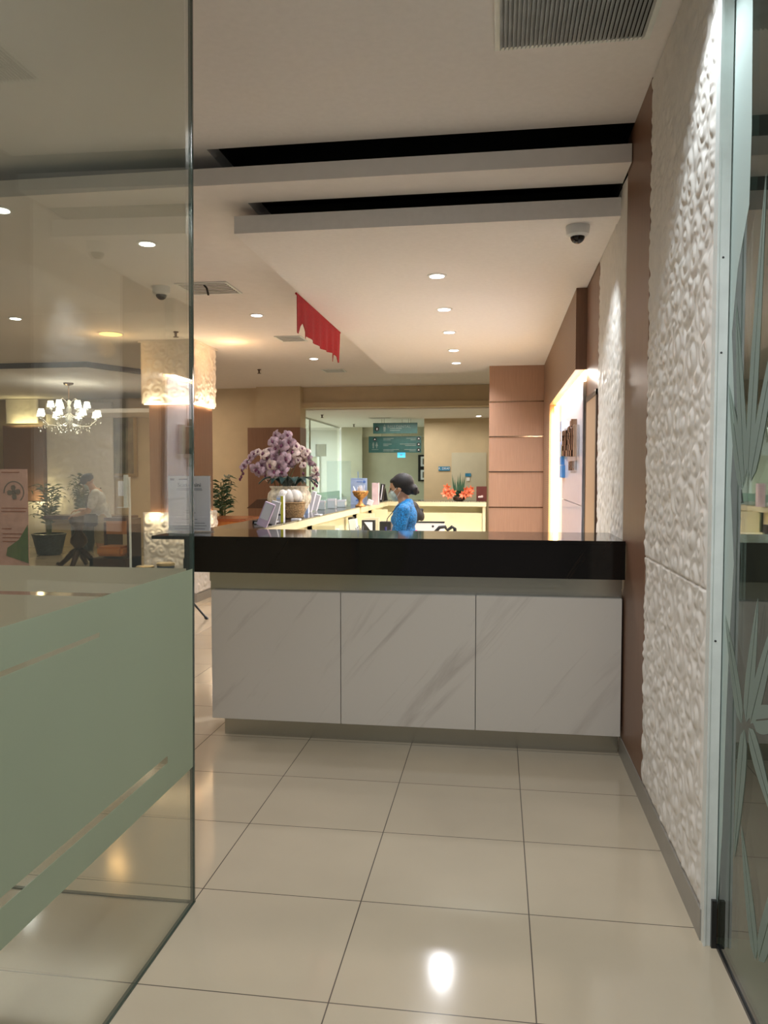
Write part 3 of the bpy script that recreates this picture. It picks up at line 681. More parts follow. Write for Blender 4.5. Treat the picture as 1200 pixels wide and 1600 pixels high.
# ------------------------------------------------------------ orchid arrangement in its pot
ox, oy = -1.80, 6.62
oc = thing('orchid_arrangement', 'large mauve orchid arrangement in a cream embossed pot on the dark desk top', 'flower arrangement', (ox, oy, 1.2))
MB().lathe([(.10, .0), (.125, .005), (.165, .09), (.19, .15), (.185, .20), (.155, .235), (.17, .25), (.175, .262), (.15, .262), (.12, .22)], seg=36).build('pot', 'pot', oc, smooth=True)
kn = MB()
for k in range(14):
    w = 2*PI*k/14; kn.ball((.175*math.cos(w), .175*math.sin(w), .155), .032, 2, (.6, .6, 1.5))
kn.build('embossed_petal', 'pot', oc, smooth=True)
lfm = MB()
for k in range(13):
    w = 2*PI*k/13+.3; L = random.uniform(.14, .24); wd_ = .05
    pts = []
    for i in range(7):
        t = i/6; r = .05+L*t; z = .27+.10*math.sin(t*2.2)-.03*t*t*2; hw = wd_*math.sin(PI*(.12+.86*t))
        c, s_ = math.cos(w), math.sin(w)
        pts += [(r*c-hw*s_, r*s_+hw*c, z), (r*c, r*s_, z-.012), (r*c+hw*s_, r*s_-hw*c, z)]
    fs = []
    for i in range(6): a = i*3; fs += [(a, a+1, a+4, a+3), (a+1, a+2, a+5, a+4)]
    lfm.add(pts, fs)
lfm.build('foliage', 'leafteal', oc, smooth=True, mods=[('SOLIDIFY', dict(thickness=.003))])
def blossom(pm):
    mb = MB()
    for k, (a, L, w) in enumerate(((90, .050, .026), (162+8, .052, .040), (18-8, .052, .040), (234, .046, .024), (306, .046, .024))):
        a = math.radians(a); n = 6; ring = []
        for i in range(n+1):
            t = i/n; hw = w*math.sin(PI*(.06+.90*t))**.7; r = .004+L*t; y = -.010*math.sin(t*PI)+.012*t*t
            c, s_ = math.cos(a), math.sin(a); ring += [(r*c-hw*s_*.75, y+.004, r*s_+hw*c*.75), (r*c, y-.003+(.004 if k in (1, 2) else 0), r*s_), (r*c+hw*s_*.75, y+.004, r*s_-hw*c*.75)]
        fs = []
        for i in range(n): b = i*3; fs += [(b, b+1, b+4, b+3), (b+1, b+2, b+5, b+4)]
        mb.add(ring, fs)
    o = mb.build('blossom', pm, oc, smooth=True)
    lp = MB().ball((0, -.010, -.006), .011, 2, (1, .8, 1.25)).ball((0, -.012, .008), .006, 1).build('blossom_lip', 'lip', o, smooth=True)
    return o
bl = [blossom('petal'), blossom('petal2')]; used = [False, False]
def put_blossom(px, py, dy, kind=0, s=1.0):
    p = P(px, py, oy+dy)-Vector((ox, oy, 1.2)); src = bl[kind]
    if used[kind]:
        o = src.copy(); COL.objects.link(o); o.parent = oc
        for ch in src.children:
            c = ch.copy(); COL.objects.link(c); c.parent = o
    else: o = src; used[kind] = True
    o.location = p; o.rotation_euler = (random.uniform(-.5, .4), random.uniform(-.5, .5), random.uniform(-.9, .9)); o.scale = (s, s, s)
random.seed(11)
main = [(431, 681, 0), (449, 680, 0), (440, 690, 1), (427, 690, 0), (452, 690, 0), (432, 700, 0), (449, 703, 0), (440, 697, 0), (463, 697, 1), (420, 706, 0), (412, 709, 1), (446, 717, 0), (430, 718, 0), (418, 716, 0), (410, 727, 0), (422, 728, 1), (436, 727, 0), (449, 731, 1), (428, 738, 0), (441, 738, 0), (405, 738, 0), (415, 742, 1), (458, 706, 1), (436, 709, 0), (425, 711, 0), (452, 722, 0), (400, 733, 0), (412, 734, 0)]
for px, py, k in main: put_blossom(px+random.uniform(-1, 1), py+random.uniform(-1, 1), random.uniform(-.16, .02), k, random.uniform(.95, 1.2))
for px, py, k in ((403, 706, 1), (397, 709, 0), (391, 715, 0), (386, 722, 0), (381, 729, 0)): put_blossom(px, py, -.03, k, .72)
for px, py, k in ((467, 704, 1), (472, 701, 1), (470, 712, 1), (477, 711, 1), (476, 719, 1), (483, 716, 0), (485, 724, 0), (490, 727, 0), (493, 734, 1), (495, 741, 0), (474, 727, 1), (466, 719, 1), (494, 749, 1), (489, 745, 1), (480, 705, 1)): put_blossom(px, py, random.uniform(-.05, .03), k, .66)
st = MB()
def stemline(pp, r=.004): st.tube([P(a, b, oy+c)-Vector((ox, oy, 1.2)) for a, b, c in pp], r, 6)
stemline([(438, 768, 0), (436, 740, 0), (436, 705, 0), (438, 682, 0)]); stemline([(432, 768, 0), (425, 735, 0), (412, 708, 0), (395, 710, -.02), (380, 730, -.03), (377, 748, -.03)])
stemline([(442, 768, 0), (455, 730, 0), (466, 702, 0), (480, 708, 0), (492, 728, 0), (496, 748, 0), (491, 760, 0)]); stemline([(445, 768, 0), (458, 735, 0), (470, 712, 0), (475, 735, 0), (474, 748, 0)])
st.build('flower_stem', 'stem', oc)
bud = MB()
for px, py in ((378, 735), (380, 740), (377, 745), (375, 749), (492, 756), (495, 759), (489, 763), (474, 740), (474, 747)): bud.ball(P(px, py, oy-.03)-Vector((ox, oy, 1.2)), .011, 2, (1, 1, 1.4))
bud.build('bud', 'lip', oc, smooth=True)
# woven basket and the crumpled cloth on it
bk = thing('woven_basket', 'round tan woven basket in front of the orchid pot', 'basket', (-1.70, 6.28, 1.2))
MB().lathe([(.085, 0), (.105, .01), (.118, .07), (.122, .125), (.128, .13), (.122, .137), (.108, .132), (.10, .05)], seg=32).build('body', 'basket', bk)
cr_ = MB()
random.seed(5)
for k in range(9):
    w = 2*PI*k/9; cr_.ball((.062*math.cos(w), .062*math.sin(w), .165+random.uniform(-.01, .02)), .05, 2, (.8, .8, 1.15))
crm = thing('ceramic_shell', 'white crumpled shell shaped ornament on top of the woven basket', 'ornament', (-1.70, 6.28, 1.32))
cr2 = MB(); cr2.v = [(v[0], v[1], v[2]-.12) for v in cr_.v]; cr2.f = cr_.f; cr2.build('folds', 'relief', crm, smooth=True)

# ------------------------------------------------------------ leaflets, folders and holders on the desk
def slab_thing(name, label, cat, px, py, Y, w, h, th, m, lean=0, rz=0, z=1.2, stripes=(), group=None):
    """an upright sheet, folder or box standing on the desk; px gives its middle, lean in degrees"""
    p = P(px, py, Y); t = thing(name, label, cat, (p.x, Y, z+.001+abs(math.sin(math.radians(lean)))*w/2), rz, group)
    R = Matrix.Rotation(math.radians(lean), 4, 'Y')
    mb = MB().box((-w/2, -th/2, 0), (w/2, th/2, h)); mb.xf(R); mb.build('body', m, t)
    for (x0, x1, z0, z1, mm) in stripes:
        s_ = MB().box((-w/2+x0*w, -th/2-.002, z0*h), (-w/2+x1*w, -th/2-.0005, z1*h)); s_.xf(R); s_.build('print', mm, t)
    return t
slab_thing('leaflet_stack', 'lilac leaflet stack leaning at the near end of the desk', 'leaflets', 409, 820, 5.12, .07, .165, .09, 'lilac', 22, .2, stripes=((.1, .9, .3, .97, 'paper'),))
slab_thing('leaflet', 'plain white leaflet leaning beside the lilac stack', 'leaflet', 424, 818, 5.42, .062, .165, .03, 'paper', 14, .1)
slab_thing('leaflet_holder', 'slim white leaflet stand with a yellow edge and grey blocks', 'leaflet holder', 439, 812, 5.75, .052, .20, .05, 'paper', 0, 0, stripes=((.62, 1, 0, 1, 'yellow'), (0, .6, .25, .32, 'ink'), (0, .6, .62, .68, 'lblue'), (0, .6, .86, .92, 'lblue')))
tr_ = thing('document_tray', 'low black document tray under the yellow edged stand', 'tray', (-1.69, 5.62, 1.2))
wbuild(MB().box((-1.76, 5.45, 1.2), (-1.615, 5.66, 1.206)).box((-1.76, 5.45, 1.224), (-1.615, 5.66, 1.228)).box((-1.76, 5.45, 1.2), (-1.756, 5.66, 1.228)), 'frame', 'black', tr_)
wbuild(MB().box((-1.75, 5.46, 1.207), (-1.62, 5.65, 1.219)), 'papers', 'paper', tr_)
slab_thing('leaflet', 'narrow pale blue leaflet standing right of the basket', 'leaflet', 473, 806, 6.95, .028, .19, .05, 'lblue', 0, 0, stripes=((.1, .9, .1, .9, 'paper'),))
slab_thing('leaflet', 'blue and white striped leaflet standing second right of the basket', 'leaflet', 480, 806, 7.05, .032, .205, .05, 'paper', 0, 0, stripes=((0, 1, .72, .92, 'bluep'), (0, 1, .28, .36, 'ink'), (0, 1, 0, .26, 'lblue')))
slab_thing('leaflet', 'white leaflet leaning to the right of the striped blue one', 'leaflet', 484, 803, 7.3, .035, .20, .06, 'paper', 14)
slab_thing('leaflet', 'grey white folded leaflet leaning behind the clear holders', 'leaflet', 491, 801, 7.55, .05, .16, .06, 'paper', 16)
def holder(label, px, Y, w, h, d):
    p = P(px, 800, Y); t = thing('leaflet_holder', label, 'leaflet holder', (p.x, Y, 1.2))
    MB().box((-w/2, -d/2, 0), (w/2, d/2, .004)).box((-w/2, d/2-.003, 0), (w/2, d/2, h)).box((-w/2, -d/2, 0), (w/2, -d/2+.003, h*.6)).box((-w/2, -d/2, 0), (-w/2+.003, d/2, h*.7)).box((w/2-.003, -d/2, 0), (w/2, d/2, h*.7)).build('case', 'acryl', t)
    MB().box((-w/2+.006, 0, .005), (w/2-.006, d/2-.006, h*.75)).build('cards', 'paper', t)
holder('small clear acrylic card holder just left of the low clear box', 502, 7.85, .085, .13, .07)
holder('clear acrylic box with pale cards right of the first holder', 518, 8.15, .10, .14, .12)
holder('low clear acrylic box beside the desk screen', 533, 8.5, .11, .11, .12)
slab_thing('paper_scrap', 'crumpled white paper scrap lying by the basket', 'paper', 463, 812, 6.02, .07, .012, .06, 'paper')
slab_thing('desk_card', 'small white card lying by the leaning leaflets', 'card', 497, 806, 6.75, .06, .01, .09, 'paper', 0)
# clear desk screen
ds = thing('desk_screen', 'tall clear acrylic screen standing across the desk top', 'screen', (-1.72, 8.9, 1.2))
wbuild(MB().box((P(508, 0, 8.9).x, 8.9, 1.2005), (P(547, 0, 8.9).x, 8.906, 1.72)), 'panel', 'acryl', ds)
for x_ in (-1.92, -1.72): wbuild(MB().box((x_, 8.84, 1.2005), (x_+.02, 8.97, 1.206)), 'foot', 'acryl', ds)
# blue queue sign with a 2
bs = thing('queue_sign', 'pale blue counter sign with a large blue 2 behind the gold bowl', 'sign', (-1.70, 9.35, 1.2))
pA = P(561, 786, 9.35)
wbuild(MB().box((pA.x-.105, 9.35, 1.2), (pA.x+.10, 9.358, 1.52)), 'board', 'lblue', bs)
text_at('2', .20, (pA.x+.0, 9.346, 1.30), 'lettering', 'bluep', bs)
wbuild(MB().lathe([(.0, 0), (.018, 0), (.018, .002), (.0, .002)], (0, 0, 0), 16).xf(Matrix.Translation((pA.x+.065, 9.349, 1.475)) @ Matrix.Rotation(PI/2, 4, 'X')), 'emblem', 'bluep', bs)
wbuild(MB().box((pA.x-.03, 9.347, 1.471), (pA.x+.04, 9.349, 1.479)).box((pA.x-.08, 9.347, 1.505), (pA.x+.08, 9.349, 1.508)), 'print', 'bluep', bs)
wbuild(MB().tube([(pA.x-.01, 9.354, 1.50), (pA.x-.015, 9.354, 1.60)], .004, 6), 'clip', 'bluep', bs)
# gold bowl with napkins
gp = P(568, 789, 8.9); gb = thing('footed_bowl', 'carved gold footed bowl full of white folded tissues', 'bowl', (gp.x, 8.7, 1.2))
MB().lathe([(.058, 0), (.06, .012), (.035, .03), (.022, .05), (.022, .075), (.04, .095), (.075, .125), (.092, .165), (.088, .18), (.078, .18), (.06, .13)], seg=32).build('bowl', 'gold', gb, smooth=True)
tis = MB(); random.seed(9)
for k in range(16):
    a = random.uniform(0, 2*PI); r = random.uniform(0, .055); c = Vector((r*math.cos(a), r*math.sin(a), .15)); d = Vector((math.cos(a)*.35*r/.05, math.sin(a)*.35*r/.05, 1)).normalized()
    s_ = Vector((math.cos(a+1.3), math.sin(a+1.3), 0))*.02; e_ = c+d*random.uniform(.07, .10)
    tis.add([c-s_, c+s_, e_+s_*.3, e_-s_*.1, c-s_+d*.04+Vector((0, .008, 0))], [(0, 1, 2), (0, 2, 3), (0, 3, 4)])
tis.build('tissues', 'paper', gb, mods=[('SOLIDIFY', dict(thickness=.003))])
slab_thing('tall_box', 'tall pale pink card box standing right of the gold bowl', 'box', 587, 786, 9.25, .078, .262, .08, 'pinkbox')
slab_thing('photo_stack', 'black and white folders leaning behind the pink box', 'folders', 595, 783, 10.3, .05, .235, .1, 'black', 8, stripes=((.45, .75, .1, .95, 'paper'),))
slab_thing('black_bag', 'small dark bag slumped right of the folders', 'bag', 602, 783, 10.5, .06, .17, .08, 'hair', -10)
slab_thing('crumpled_cloth', 'small lavender crumpled tissue pack beside the bowl foot', 'tissue pack', 577, 788, 8.95, .06, .06, .05, 'paper', 20)

# ------------------------------------------------------------ back counter: lilies and red box
lp_ = P(717, 784, 10.85); ly = thing('lily_arrangement', 'orange lilies with upright dark green blades on the back counter', 'flower arrangement', (lp_.x, 10.85, 1.2))
MB().lathe([(.05, 0), (.08, .01), (.085, .05), (.07, .06)], seg=20).build('bowl', 'darkwood', ly)
bld = MB()
for k, (x, tx, h) in enumerate(((-.075, -.095, .37), (-.05, -.06, .30), (-.03, -.01, .36), (-.005, .02, .40), (.02, .03, .31), (.04, .06, .34), (.055, .09, .36), (0, -.03, .28), (.03, .05, .25))):
    a = Vector((x*.6, random.uniform(-.02, .02), .03)); b = Vector((tx, random.uniform(-.02, .02), h)); m_ = (a+b)/2
    bld.add([a+Vector((-.010, 0, 0)), a+Vector((.010, 0, 0)), m_+Vector((.013, 0, 0)), b, m_+Vector((-.013, 0, 0))], [(0, 1, 2, 3, 4)])
bld.build('blades', 'leaf', ly, mods=[('SOLIDIFY', dict(thickness=.004))])
fo = MB()
for k in range(60):
    a = Vector((random.uniform(-.13, .12), random.uniform(-.05, .03), random.uniform(.035, .12))); d = Vector((random.uniform(-1, 1), random.uniform(-1, .3), random.uniform(.0, 1))).normalized()*.05; q_ = d.cross(Vector((.3, .5, 1))).normalized()*.014
    fo.add([a, a+d*.5+q_, a+d, a+d*.5-q_], [(0, 1, 2, 3)])
fo.build('foliage', 'leaf', ly)
def lily_mesh(par):
    mb = MB()
    for k in range(6):
        a = 2*PI*k/6; c, s_ = math.cos(a), math.sin(a); pts = []
        for i in range(5):
            t = i/4; r = .005+.05*t; y = -.035*math.sin(t*1.7)+.01*t*t; hw = .013*math.sin(PI*(.15+.83*t))
            pts += [(r*c-hw*s_, y, r*s_+hw*c), (r*c+hw*s_, y, r*s_-hw*c)]
        mb.add(pts, [(i*2, i*2+1, i*2+3, i*2+2) for i in range(4)])
    return mb.build('lily_flower', 'lily', par, smooth=True)
l0 = lily_mesh(ly); first = True
for px, py in ((699, 762), (696, 772), (709, 771), (703, 774), (727, 766), (733, 771), (724, 774), (738, 765), (729, 773), (700, 769)):
    o = l0 if first else l0.copy()
    if not first: COL.objects.link(o); o.parent = ly
    first = False
    o.location = P(px, py, 10.78)-Vector((lp_.x, 10.85, 1.2)); o.rotation_euler = (random.uniform(-.6, .5), random.uniform(0, 2), random.uniform(-.8, .8)); o.scale = (1.15,)*3
rb = P(753, 784, 10.85); rbx = thing('picture_card', 'dark red card with a small white blossom at the end of the back counter', 'card', (rb.x, 10.8, 1.2))
MB().box((-.075, 0, 0), (.065, .02, .20)).build('card', mat('maroon', (.11, .018, .012), .4), rbx)
MB().ball((-.03, -.004, .055), .02, 2, (1.2, .3, .8)).ball((0, -.004, .06), .018, 2, (1, .3, 1)).build('blossom_print', 'petal2', rbx)

# ------------------------------------------------------------ working area behind the desk
mo = thing('monitor', 'white backed monitor with a black top edge behind the counter', 'monitor', (-.66, 8.0, .77))
wbuild(MB().box((-.88, 8.0, .80), (-.54, 8.03, 1.070), .004), 'back_shell', 'white', mo)
wbuild(MB().box((-.88, 7.995, 1.066), (-.54, 8.032, 1.080)), 'top_edge', 'black', mo)
wbuild(MB().lathe([(.0115, -.0), (.0115, .002), (.009, .002), (.009, 0)], seg=20).xf(Matrix.Translation((-.66, 7.999, 1.03)) @ Matrix.Rotation(PI/2, 4, 'X')), 'logo', 'rollgrey', mo)
wbuild(MB().box((-.70, 8.0, .60), (-.66, 8.05, .85)).box((-.78, 7.95, .60), (-.58, 8.12, .61)), 'stand', 'black', mo)
st_t = thing('side_table', 'low cream work table carrying the monitor', 'table', (-.66, 8.1, 0))
wbuild(MB().box((-.90, 7.7, .56), (-.15, 8.3, .60)), 'top', 'deskcream', st_t)
for x in (-.89, -.2):
    for y in (7.72, 8.25): wbuild(MB().box((x, y, 0), (x+.03, y+.03, .56)), 'leg', 'steel', st_t)
bg = thing('office_chair', 'black rounded chair back peeking over the counter beside the monitor', 'chair', (-.46, 6.9, 0))
wbuild(MB().tube([(-.56, 6.9, .98), (-.545, 6.9, 1.055), (-.51, 6.9, 1.095), (-.46, 6.9, 1.10), (-.44, 6.9, 1.07), (-.40, 6.9, 1.10), (-.375, 6.9, 1.085), (-.37, 6.9, 1.0)], .016, 8), 'back_rim', 'black', bg)
wbuild(MB().box((-.565, 6.89, .70), (-.365, 6.92, 1.04), .008), 'backrest', 'black', bg)
wbuild(MB().box((-.66, 6.9, .45), (-.27, 7.3, .52), .02), 'seat', 'black', bg)
wbuild(MB().tube([(-.465, 7.1, .45), (-.465, 7.1, .10)], .025).tube([(-.465, 6.91, .72), (-.465, 7.05, .47)], .015), 'stem', 'black', bg)
for k in range(5): wbuild(MB().tube([(-.465, 7.1, .09), (-.465+.25*math.cos(k*2*PI/5), 7.1+.25*math.sin(k*2*PI/5), .03)], [.02, .014]).ball((-.465+.25*math.cos(k*2*PI/5), 7.1+.25*math.sin(k*2*PI/5), .025), .025, 1), 'leg', 'black', bg)
# things on the worktop along the desk
WT = .8915
def on_top(name, label, cat, px, Y, w, h, d, m, lean=0, stripes=()): return slab_thing(name, label, cat, px, 830, Y, w, h, d, m, lean, z=WT, stripes=stripes)
on_top('desk_calendar', 'black desk calendar with a white corner next to the divider', 'calendar', 576, 7.6, .13, .22, .05, 'black')
cal = MB().prism([(P(569, 830, 7.57).x, 1.095), (P(582, 830, 7.57).x, 1.095), (P(582, 830, 7.57).x, .985)], 7.566, 7.572, 'Y')
tag(cal.build('calendar_page', 'paper'), 'white triangular page on the black desk calendar', 'paper')
on_top('ring_binder', 'cream ring binder standing behind the desk calendar', 'binder', 581, 7.78, .15, .235, .04, 'deskcream')
on_top('pen_cup', 'pale blue cup holding dark pens and scissors', 'pen cup', 562, 7.0, .07, .13, .07, 'lblue')
pn = MB()
for k in range(6): pn.tube([(P(562, 830, 7.0).x-.025+.01*k, 7.0+.01*(k % 2), 1.0), (P(562, 830, 7.0).x-.035+.014*k, 7.0, 1.075+.012*(k % 3))], .004, 6)
tag(pn.build('pens', 'ink'), 'handful of dark pens standing in the pale blue cup', 'pens')
on_top('grey_folder', 'grey folder leaning in the shelf bay left of the pens', 'folder', 556, 7.7, .07, .22, .1, 'white', -8)
on_top('black_folder', 'black folder leaning beside the grey one', 'folder', 552, 8.1, .05, .22, .1, 'black', -6)
on_top('paper_roll', 'small white upright card in the shelf bay', 'card', 526, 7.2, .035, .16, .05, 'paper')
on_top('paper_stack', 'flat stack of white papers on the worktop', 'papers', 560, 6.5, .2, .03, .14, 'paper')
on_top('keyboard', 'black keyboard and phone under the receptionist\'s hands', 'keyboard', 596, 7.2, .12, .13, .2, 'black')
on_top('black_telephone', 'black desk telephone left of the receptionist', 'telephone', 603, 7.9, .12, .19, .12, 'black', 0)
on_top('gold_trophy', 'tiny cream figurine standing over the divider', 'figurine', 577, 8.15, .03, .26, .03, 'deskcream')

# ------------------------------------------------------------ people
def remesh(mb, name, m, parent, vox=.007, sm=4):
    return mb.build(name, m, parent, smooth=True, mods=[('REMESH', dict(mode='VOXEL', voxel_size=vox)), ('SMOOTH', dict(iterations=sm, factor=.5))])
def hand(mb, wrist, d, up, side, s=1.0, curl=.5):
    """palm, four bent fingers and a thumb, growing from the wrist"""
    d = Vector(d).normalized(); up = Vector(up); up = (up-d*up.dot(d)).normalized(); lat = d.cross(up)*side
    w = Vector(wrist); palm = w+d*.075*s
    for k in range(4): mb.capsule(w+lat*(.02-.0135*k)*s*.7, palm+lat*(.027-.018*k)*s, .013*s, .0105*s)
    for k, L in enumerate((.070, .078, .072, .056)):
        b = palm+lat*(.027-.018*k)*s; p1 = b+(d-up*curl*.4).normalized()*L*.45*s; p2 = p1+(d-up*curl).normalized()*L*.33*s; p3 = p2+(d*.7-up*curl*1.5).normalized()*L*.28*s
        mb.capsule(b, p1, .0092*s, .0085*s).capsule(p1, p2, .0085*s, .0078*s).capsule(p2, p3, .0078*s, .0065*s)
    t0 = w+lat*.022*s+d*.02*s; t1 = t0+(lat*.8+d*.8-up*.2).normalized()*.04*s; t2 = t1+(d+lat*.25-up*.3).normalized()*.032*s
    mb.capsule(t0, t1, .0125*s, .0105*s).capsule(t1, t2, .0105*s, .0085*s)
def head(mb, c, pitch, s=1.0):
    """skull, jaw, nose, brow and ears; c is the head centre, the face looks along +Y and down by pitch"""
    R = Matrix.Rotation(-pitch, 3, 'X'); q = lambda x, y, z: Vector(c)+R @ Vector((x*s, y*s, z*s))
    e = Euler((-pitch, 0, 0))
    mb.ball(q(0, -.012, .028), .092*s, 3, (.83, 1.03, .93), e); mb.ball(q(0, .025, -.035), .068*s, 3, (.86, .95, 1.08), e)
    mb.ball(q(0, .050, -.085), .026*s, 2, (1.1, .9, .8), e)
    mb.capsule(q(0, .086, .006), q(0, .104, -.030), .008*s, .013*s); mb.ball(q(.009, .096, -.035), .009*s, 1); mb.ball(q(-.009, .096, -.035), .009*s, 1)
    mb.capsule(q(-.030, .078, .022), q(.030, .078, .022), .010*s); mb.capsule(q(-.018, .084, -.062), q(.018, .084, -.062), .0075*s)
    for sx in (-1, 1): mb.ball(q(sx*.074, -.002, -.008), .028*s, 2, (.28, .62, 1.05), e)
    return q, e

def receptionist():
    t = thing('person', 'woman in a blue lace blouse and face mask standing sideways behind the counter', 'person', (-.775, 6.40, 0), PI/2)
    H_ = Vector((0, .025, 1.452)); pitch = .22
    sh = 1.315; hp = .86
    b = MB(); q, e = head(b, H_, pitch, .95)
    b.capsule((0, -.015, 1.32), (0, .008, 1.40), .050, .047)
    b.capsule((0, -.01, sh-.03), (0, -.01, 1.10), .066, .06)
    for sx in (-1, 1):
        b.capsule((sx*.10, -.02, sh-.035), (sx*.155, -.02, sh-.05), .042, .040); b.capsule((sx*.06, -.01, 1.22), (sx*.05, 0, 1.02), .066, .056)
        b.capsule((sx*.085, 0, hp), (sx*.08, .01, .47), .080, .052); b.capsule((sx*.08, .01, .47), (sx*.08, -.01, .08), .050, .034); b.capsule((sx*.08, -.02, .035), (sx*.085, .13, .025), .033, .024)
        el = Vector((sx*.195, .015, 1.06)); wr = Vector((sx*.13, .235, 1.045))
        b.capsule((sx*.165, -.02, sh-.055), el, .043, .033); b.capsule(el, wr, .032, .022); hand(b, wr, (0, 1, -.05), (0, 0, 1), sx*-1, .92, .5)
    b.ball((0, 0, .93), .125, 3, (1.15, .82, .9)); b.ball((0, 0, 1.05), .095, 3, (1, .8, 1))
    body = remesh(b, 'body', 'skin', t, .0055, 3)
    c = MB()                                                    # lace blouse with long sleeves
    c.ball((0, -.015, 1.215), .135, 3, (1.10, .76, .95)); c.ball((0, .030, 1.19), .078, 3, (1.45, .95, .8)); c.ball((0, -.005, 1.07), .130, 3, (1.04, .78, 1.2)); c.ball((0, -.005, .95), .14, 3, (1.12, .84, .9))
    c.capsule((-.10, -.03, sh-.02), (.10, -.03, sh-.02), .055); c.capsule((-.05, -.045, sh+.012), (.05, -.045, sh+.012), .038)
    for sx in (-1, 1):
        el = Vector((sx*.195, .015, 1.06)); wr = Vector((sx*.135, .215, 1.045))
        c.capsule((sx*.15, -.02, sh-.045), (sx*.180, -.005, 1.18), .060, .052); c.capsule((sx*.180, -.005, 1.18), el, .054, .051); c.capsule(el, wr, .050, .033)
    remesh(c, 'lace_blouse', 'blue_lace', t, .008, 4)
    s_ = MB().lathe([(.142, 1.005), (.146, 1.03), (.142, 1.085), (.136, 1.10)], (0, -.003, 0), 32, 1.03, .84); s_.build('waist_sash', 'pink_sash', t, smooth=True)
    k = MB().lathe([(.155, .96), (.168, .85), (.160, .6), (.150, .3), (.145, .12)], (0, .005, 0), 32, 1.0, .85); k.build('skirt', 'blue_lace', t, smooth=True)
    h = MB(); hq = lambda x, y, z: q(x, y, z)
    h.ball(hq(0, -.030, .036), .099*.95, 3, (.93, 1.02, .90), e); h.ball(hq(0, -.062, -.005), .070, 3, (1.0, .85, 1.0), e); h.ball(hq(0, .020, .070), .060, 3, (1.12, .90, .5), e)
    h.ball(hq(0, -.112, -.040), .044, 3, (1.15, .9, 1.0), e)
    for k in range(7): a = k*.9; h.ball(hq(.03*math.cos(a), -.126+.012*math.sin(a*2), -.045+.03*math.sin(a)), .020, 1)
    remesh(h, 'hair', 'hair', t, .006, 3)
    m = MB(); m.ball(hq(0, .055, -.050), .056, 3, (.98, .86, 1.03), e); m.ball(hq(0, .090, -.042), .030, 3, (.7, .85, 1.1), e)
    mk_ = remesh(m, 'face_mask', 'mask', t, .005, 4)
    for sx in (-1, 1):
        MB().tube([hq(sx*.058, .060, -.020), hq(sx*.074, .010, .012), hq(sx*.080, -.012, .014)], .0018, 5).build('ear_loop', 'paper', t)
        MB().tube([hq(sx*.052, .045, -.080), hq(sx*.072, .0, -.035)], .0018, 5).build('ear_loop', 'paper', t)
        MB().ball(hq(sx*.032, .080, .008), .0125, 2, (1.1, .5, .6), e).build('eye', 'black', t, smooth=True)
    ln_ = MB().tube([(-.05, -.06, sh+.03), (-.075, .03, sh-.0), (-.05, .125, 1.20), (-.02, .14, 1.13)], .0035, 6); ln_.build('lanyard', 'black', t)
    MB().box((-.045, .14, 1.07), (.03, .146, 1.13)).build('name_badge', mat('badge_blue', (.04, .03, .30), .4), t)
    return t
receptionist()

def seated():
    t = thing('person', 'seated person with black hair bun and pale shirt, half hidden behind the receptionist', 'person', (-.985, 8.75, 0), PI/2)
    c0 = Vector((0, .02, 1.13)); b = MB(); q, e = head(b, c0, .15, .95)
    b.capsule((0, -.02, .98), (0, 0, 1.06), .052, .048); b.capsule((0, -.03, .93), (0, -.03, .60), .10, .11)
    for sx in (-1, 1):
        b.capsule((sx*.12, -.03, .95), (sx*.16, -.03, .93), .045, .042); b.capsule((sx*.16, -.03, .93), (sx*.20, .02, .70), .043, .034); wr = Vector((sx*.13, .24, .70)); b.capsule((sx*.20, .02, .70), wr, .033, .023); hand(b, wr, (0, 1, -.1), (0, 0, 1), -sx, .92)
        b.capsule((sx*.09, -.02, .52), (sx*.10, .38, .50), .082, .056); b.capsule((sx*.10, .38, .50), (sx*.10, .36, .08), .052, .036); b.capsule((sx*.10, .34, .035), (sx*.10, .48, .025), .034, .025)
    remesh(b, 'body', 'skin', t, .0065, 3)
    c = MB(); c.ball((0, -.03, .86), .155, 3, (1.05, .78, 1)); c.ball((0, -.03, .66), .15, 3, (1.05, .82, 1.1)); c.capsule((-.11, -.035, .955), (.11, -.035, .955), .058)
    for sx in (-1, 1): c.capsule((sx*.15, -.03, .935), (sx*.19, .01, .76), .060, .052); c.capsule((sx*.19, .01, .75), (sx*.17, .12, .705), .050, .042)
    remesh(c, 'shirt', 'shirtw', t, .010, 4)
    p = MB()
    for sx in (-1, 1): p.capsule((sx*.09, -.03, .52), (sx*.10, .39, .505), .098, .070); p.capsule((sx*.10, .39, .50), (sx*.10, .36, .14), .066, .055)
    remesh(p, 'trousers', 'navy', t, .012, 4)
    h = MB(); h.ball(q(0, -.035, .040), .102, 3, (.95, 1.0, .98), e); h.ball(q(0, -.085, -.02), .080, 3, (1, .9, 1.2), e); h.ball(q(0, -.150, -.055), .048, 3, (1.1, .8, 1.3), e); h.ball(q(0, -.168, .01), .022, 2)
    remesh(h, 'hair', 'hair', t, .007, 3)
    return t
seated()
stl = thing('stool', 'low dark stool under the seated person', 'stool', (-.955, 8.75, 0))
MB().lathe([(.19, .36), (.20, .38), (.20, .41), (.18, .415)], seg=24).build('seat', 'black', stl)
for k in range(4): a = PI/4+k*PI/2; MB().tube([(.12*math.cos(a), .12*math.sin(a), .37), (.17*math.cos(a), .17*math.sin(a), 0)], .014).build('leg', 'steel', stl)

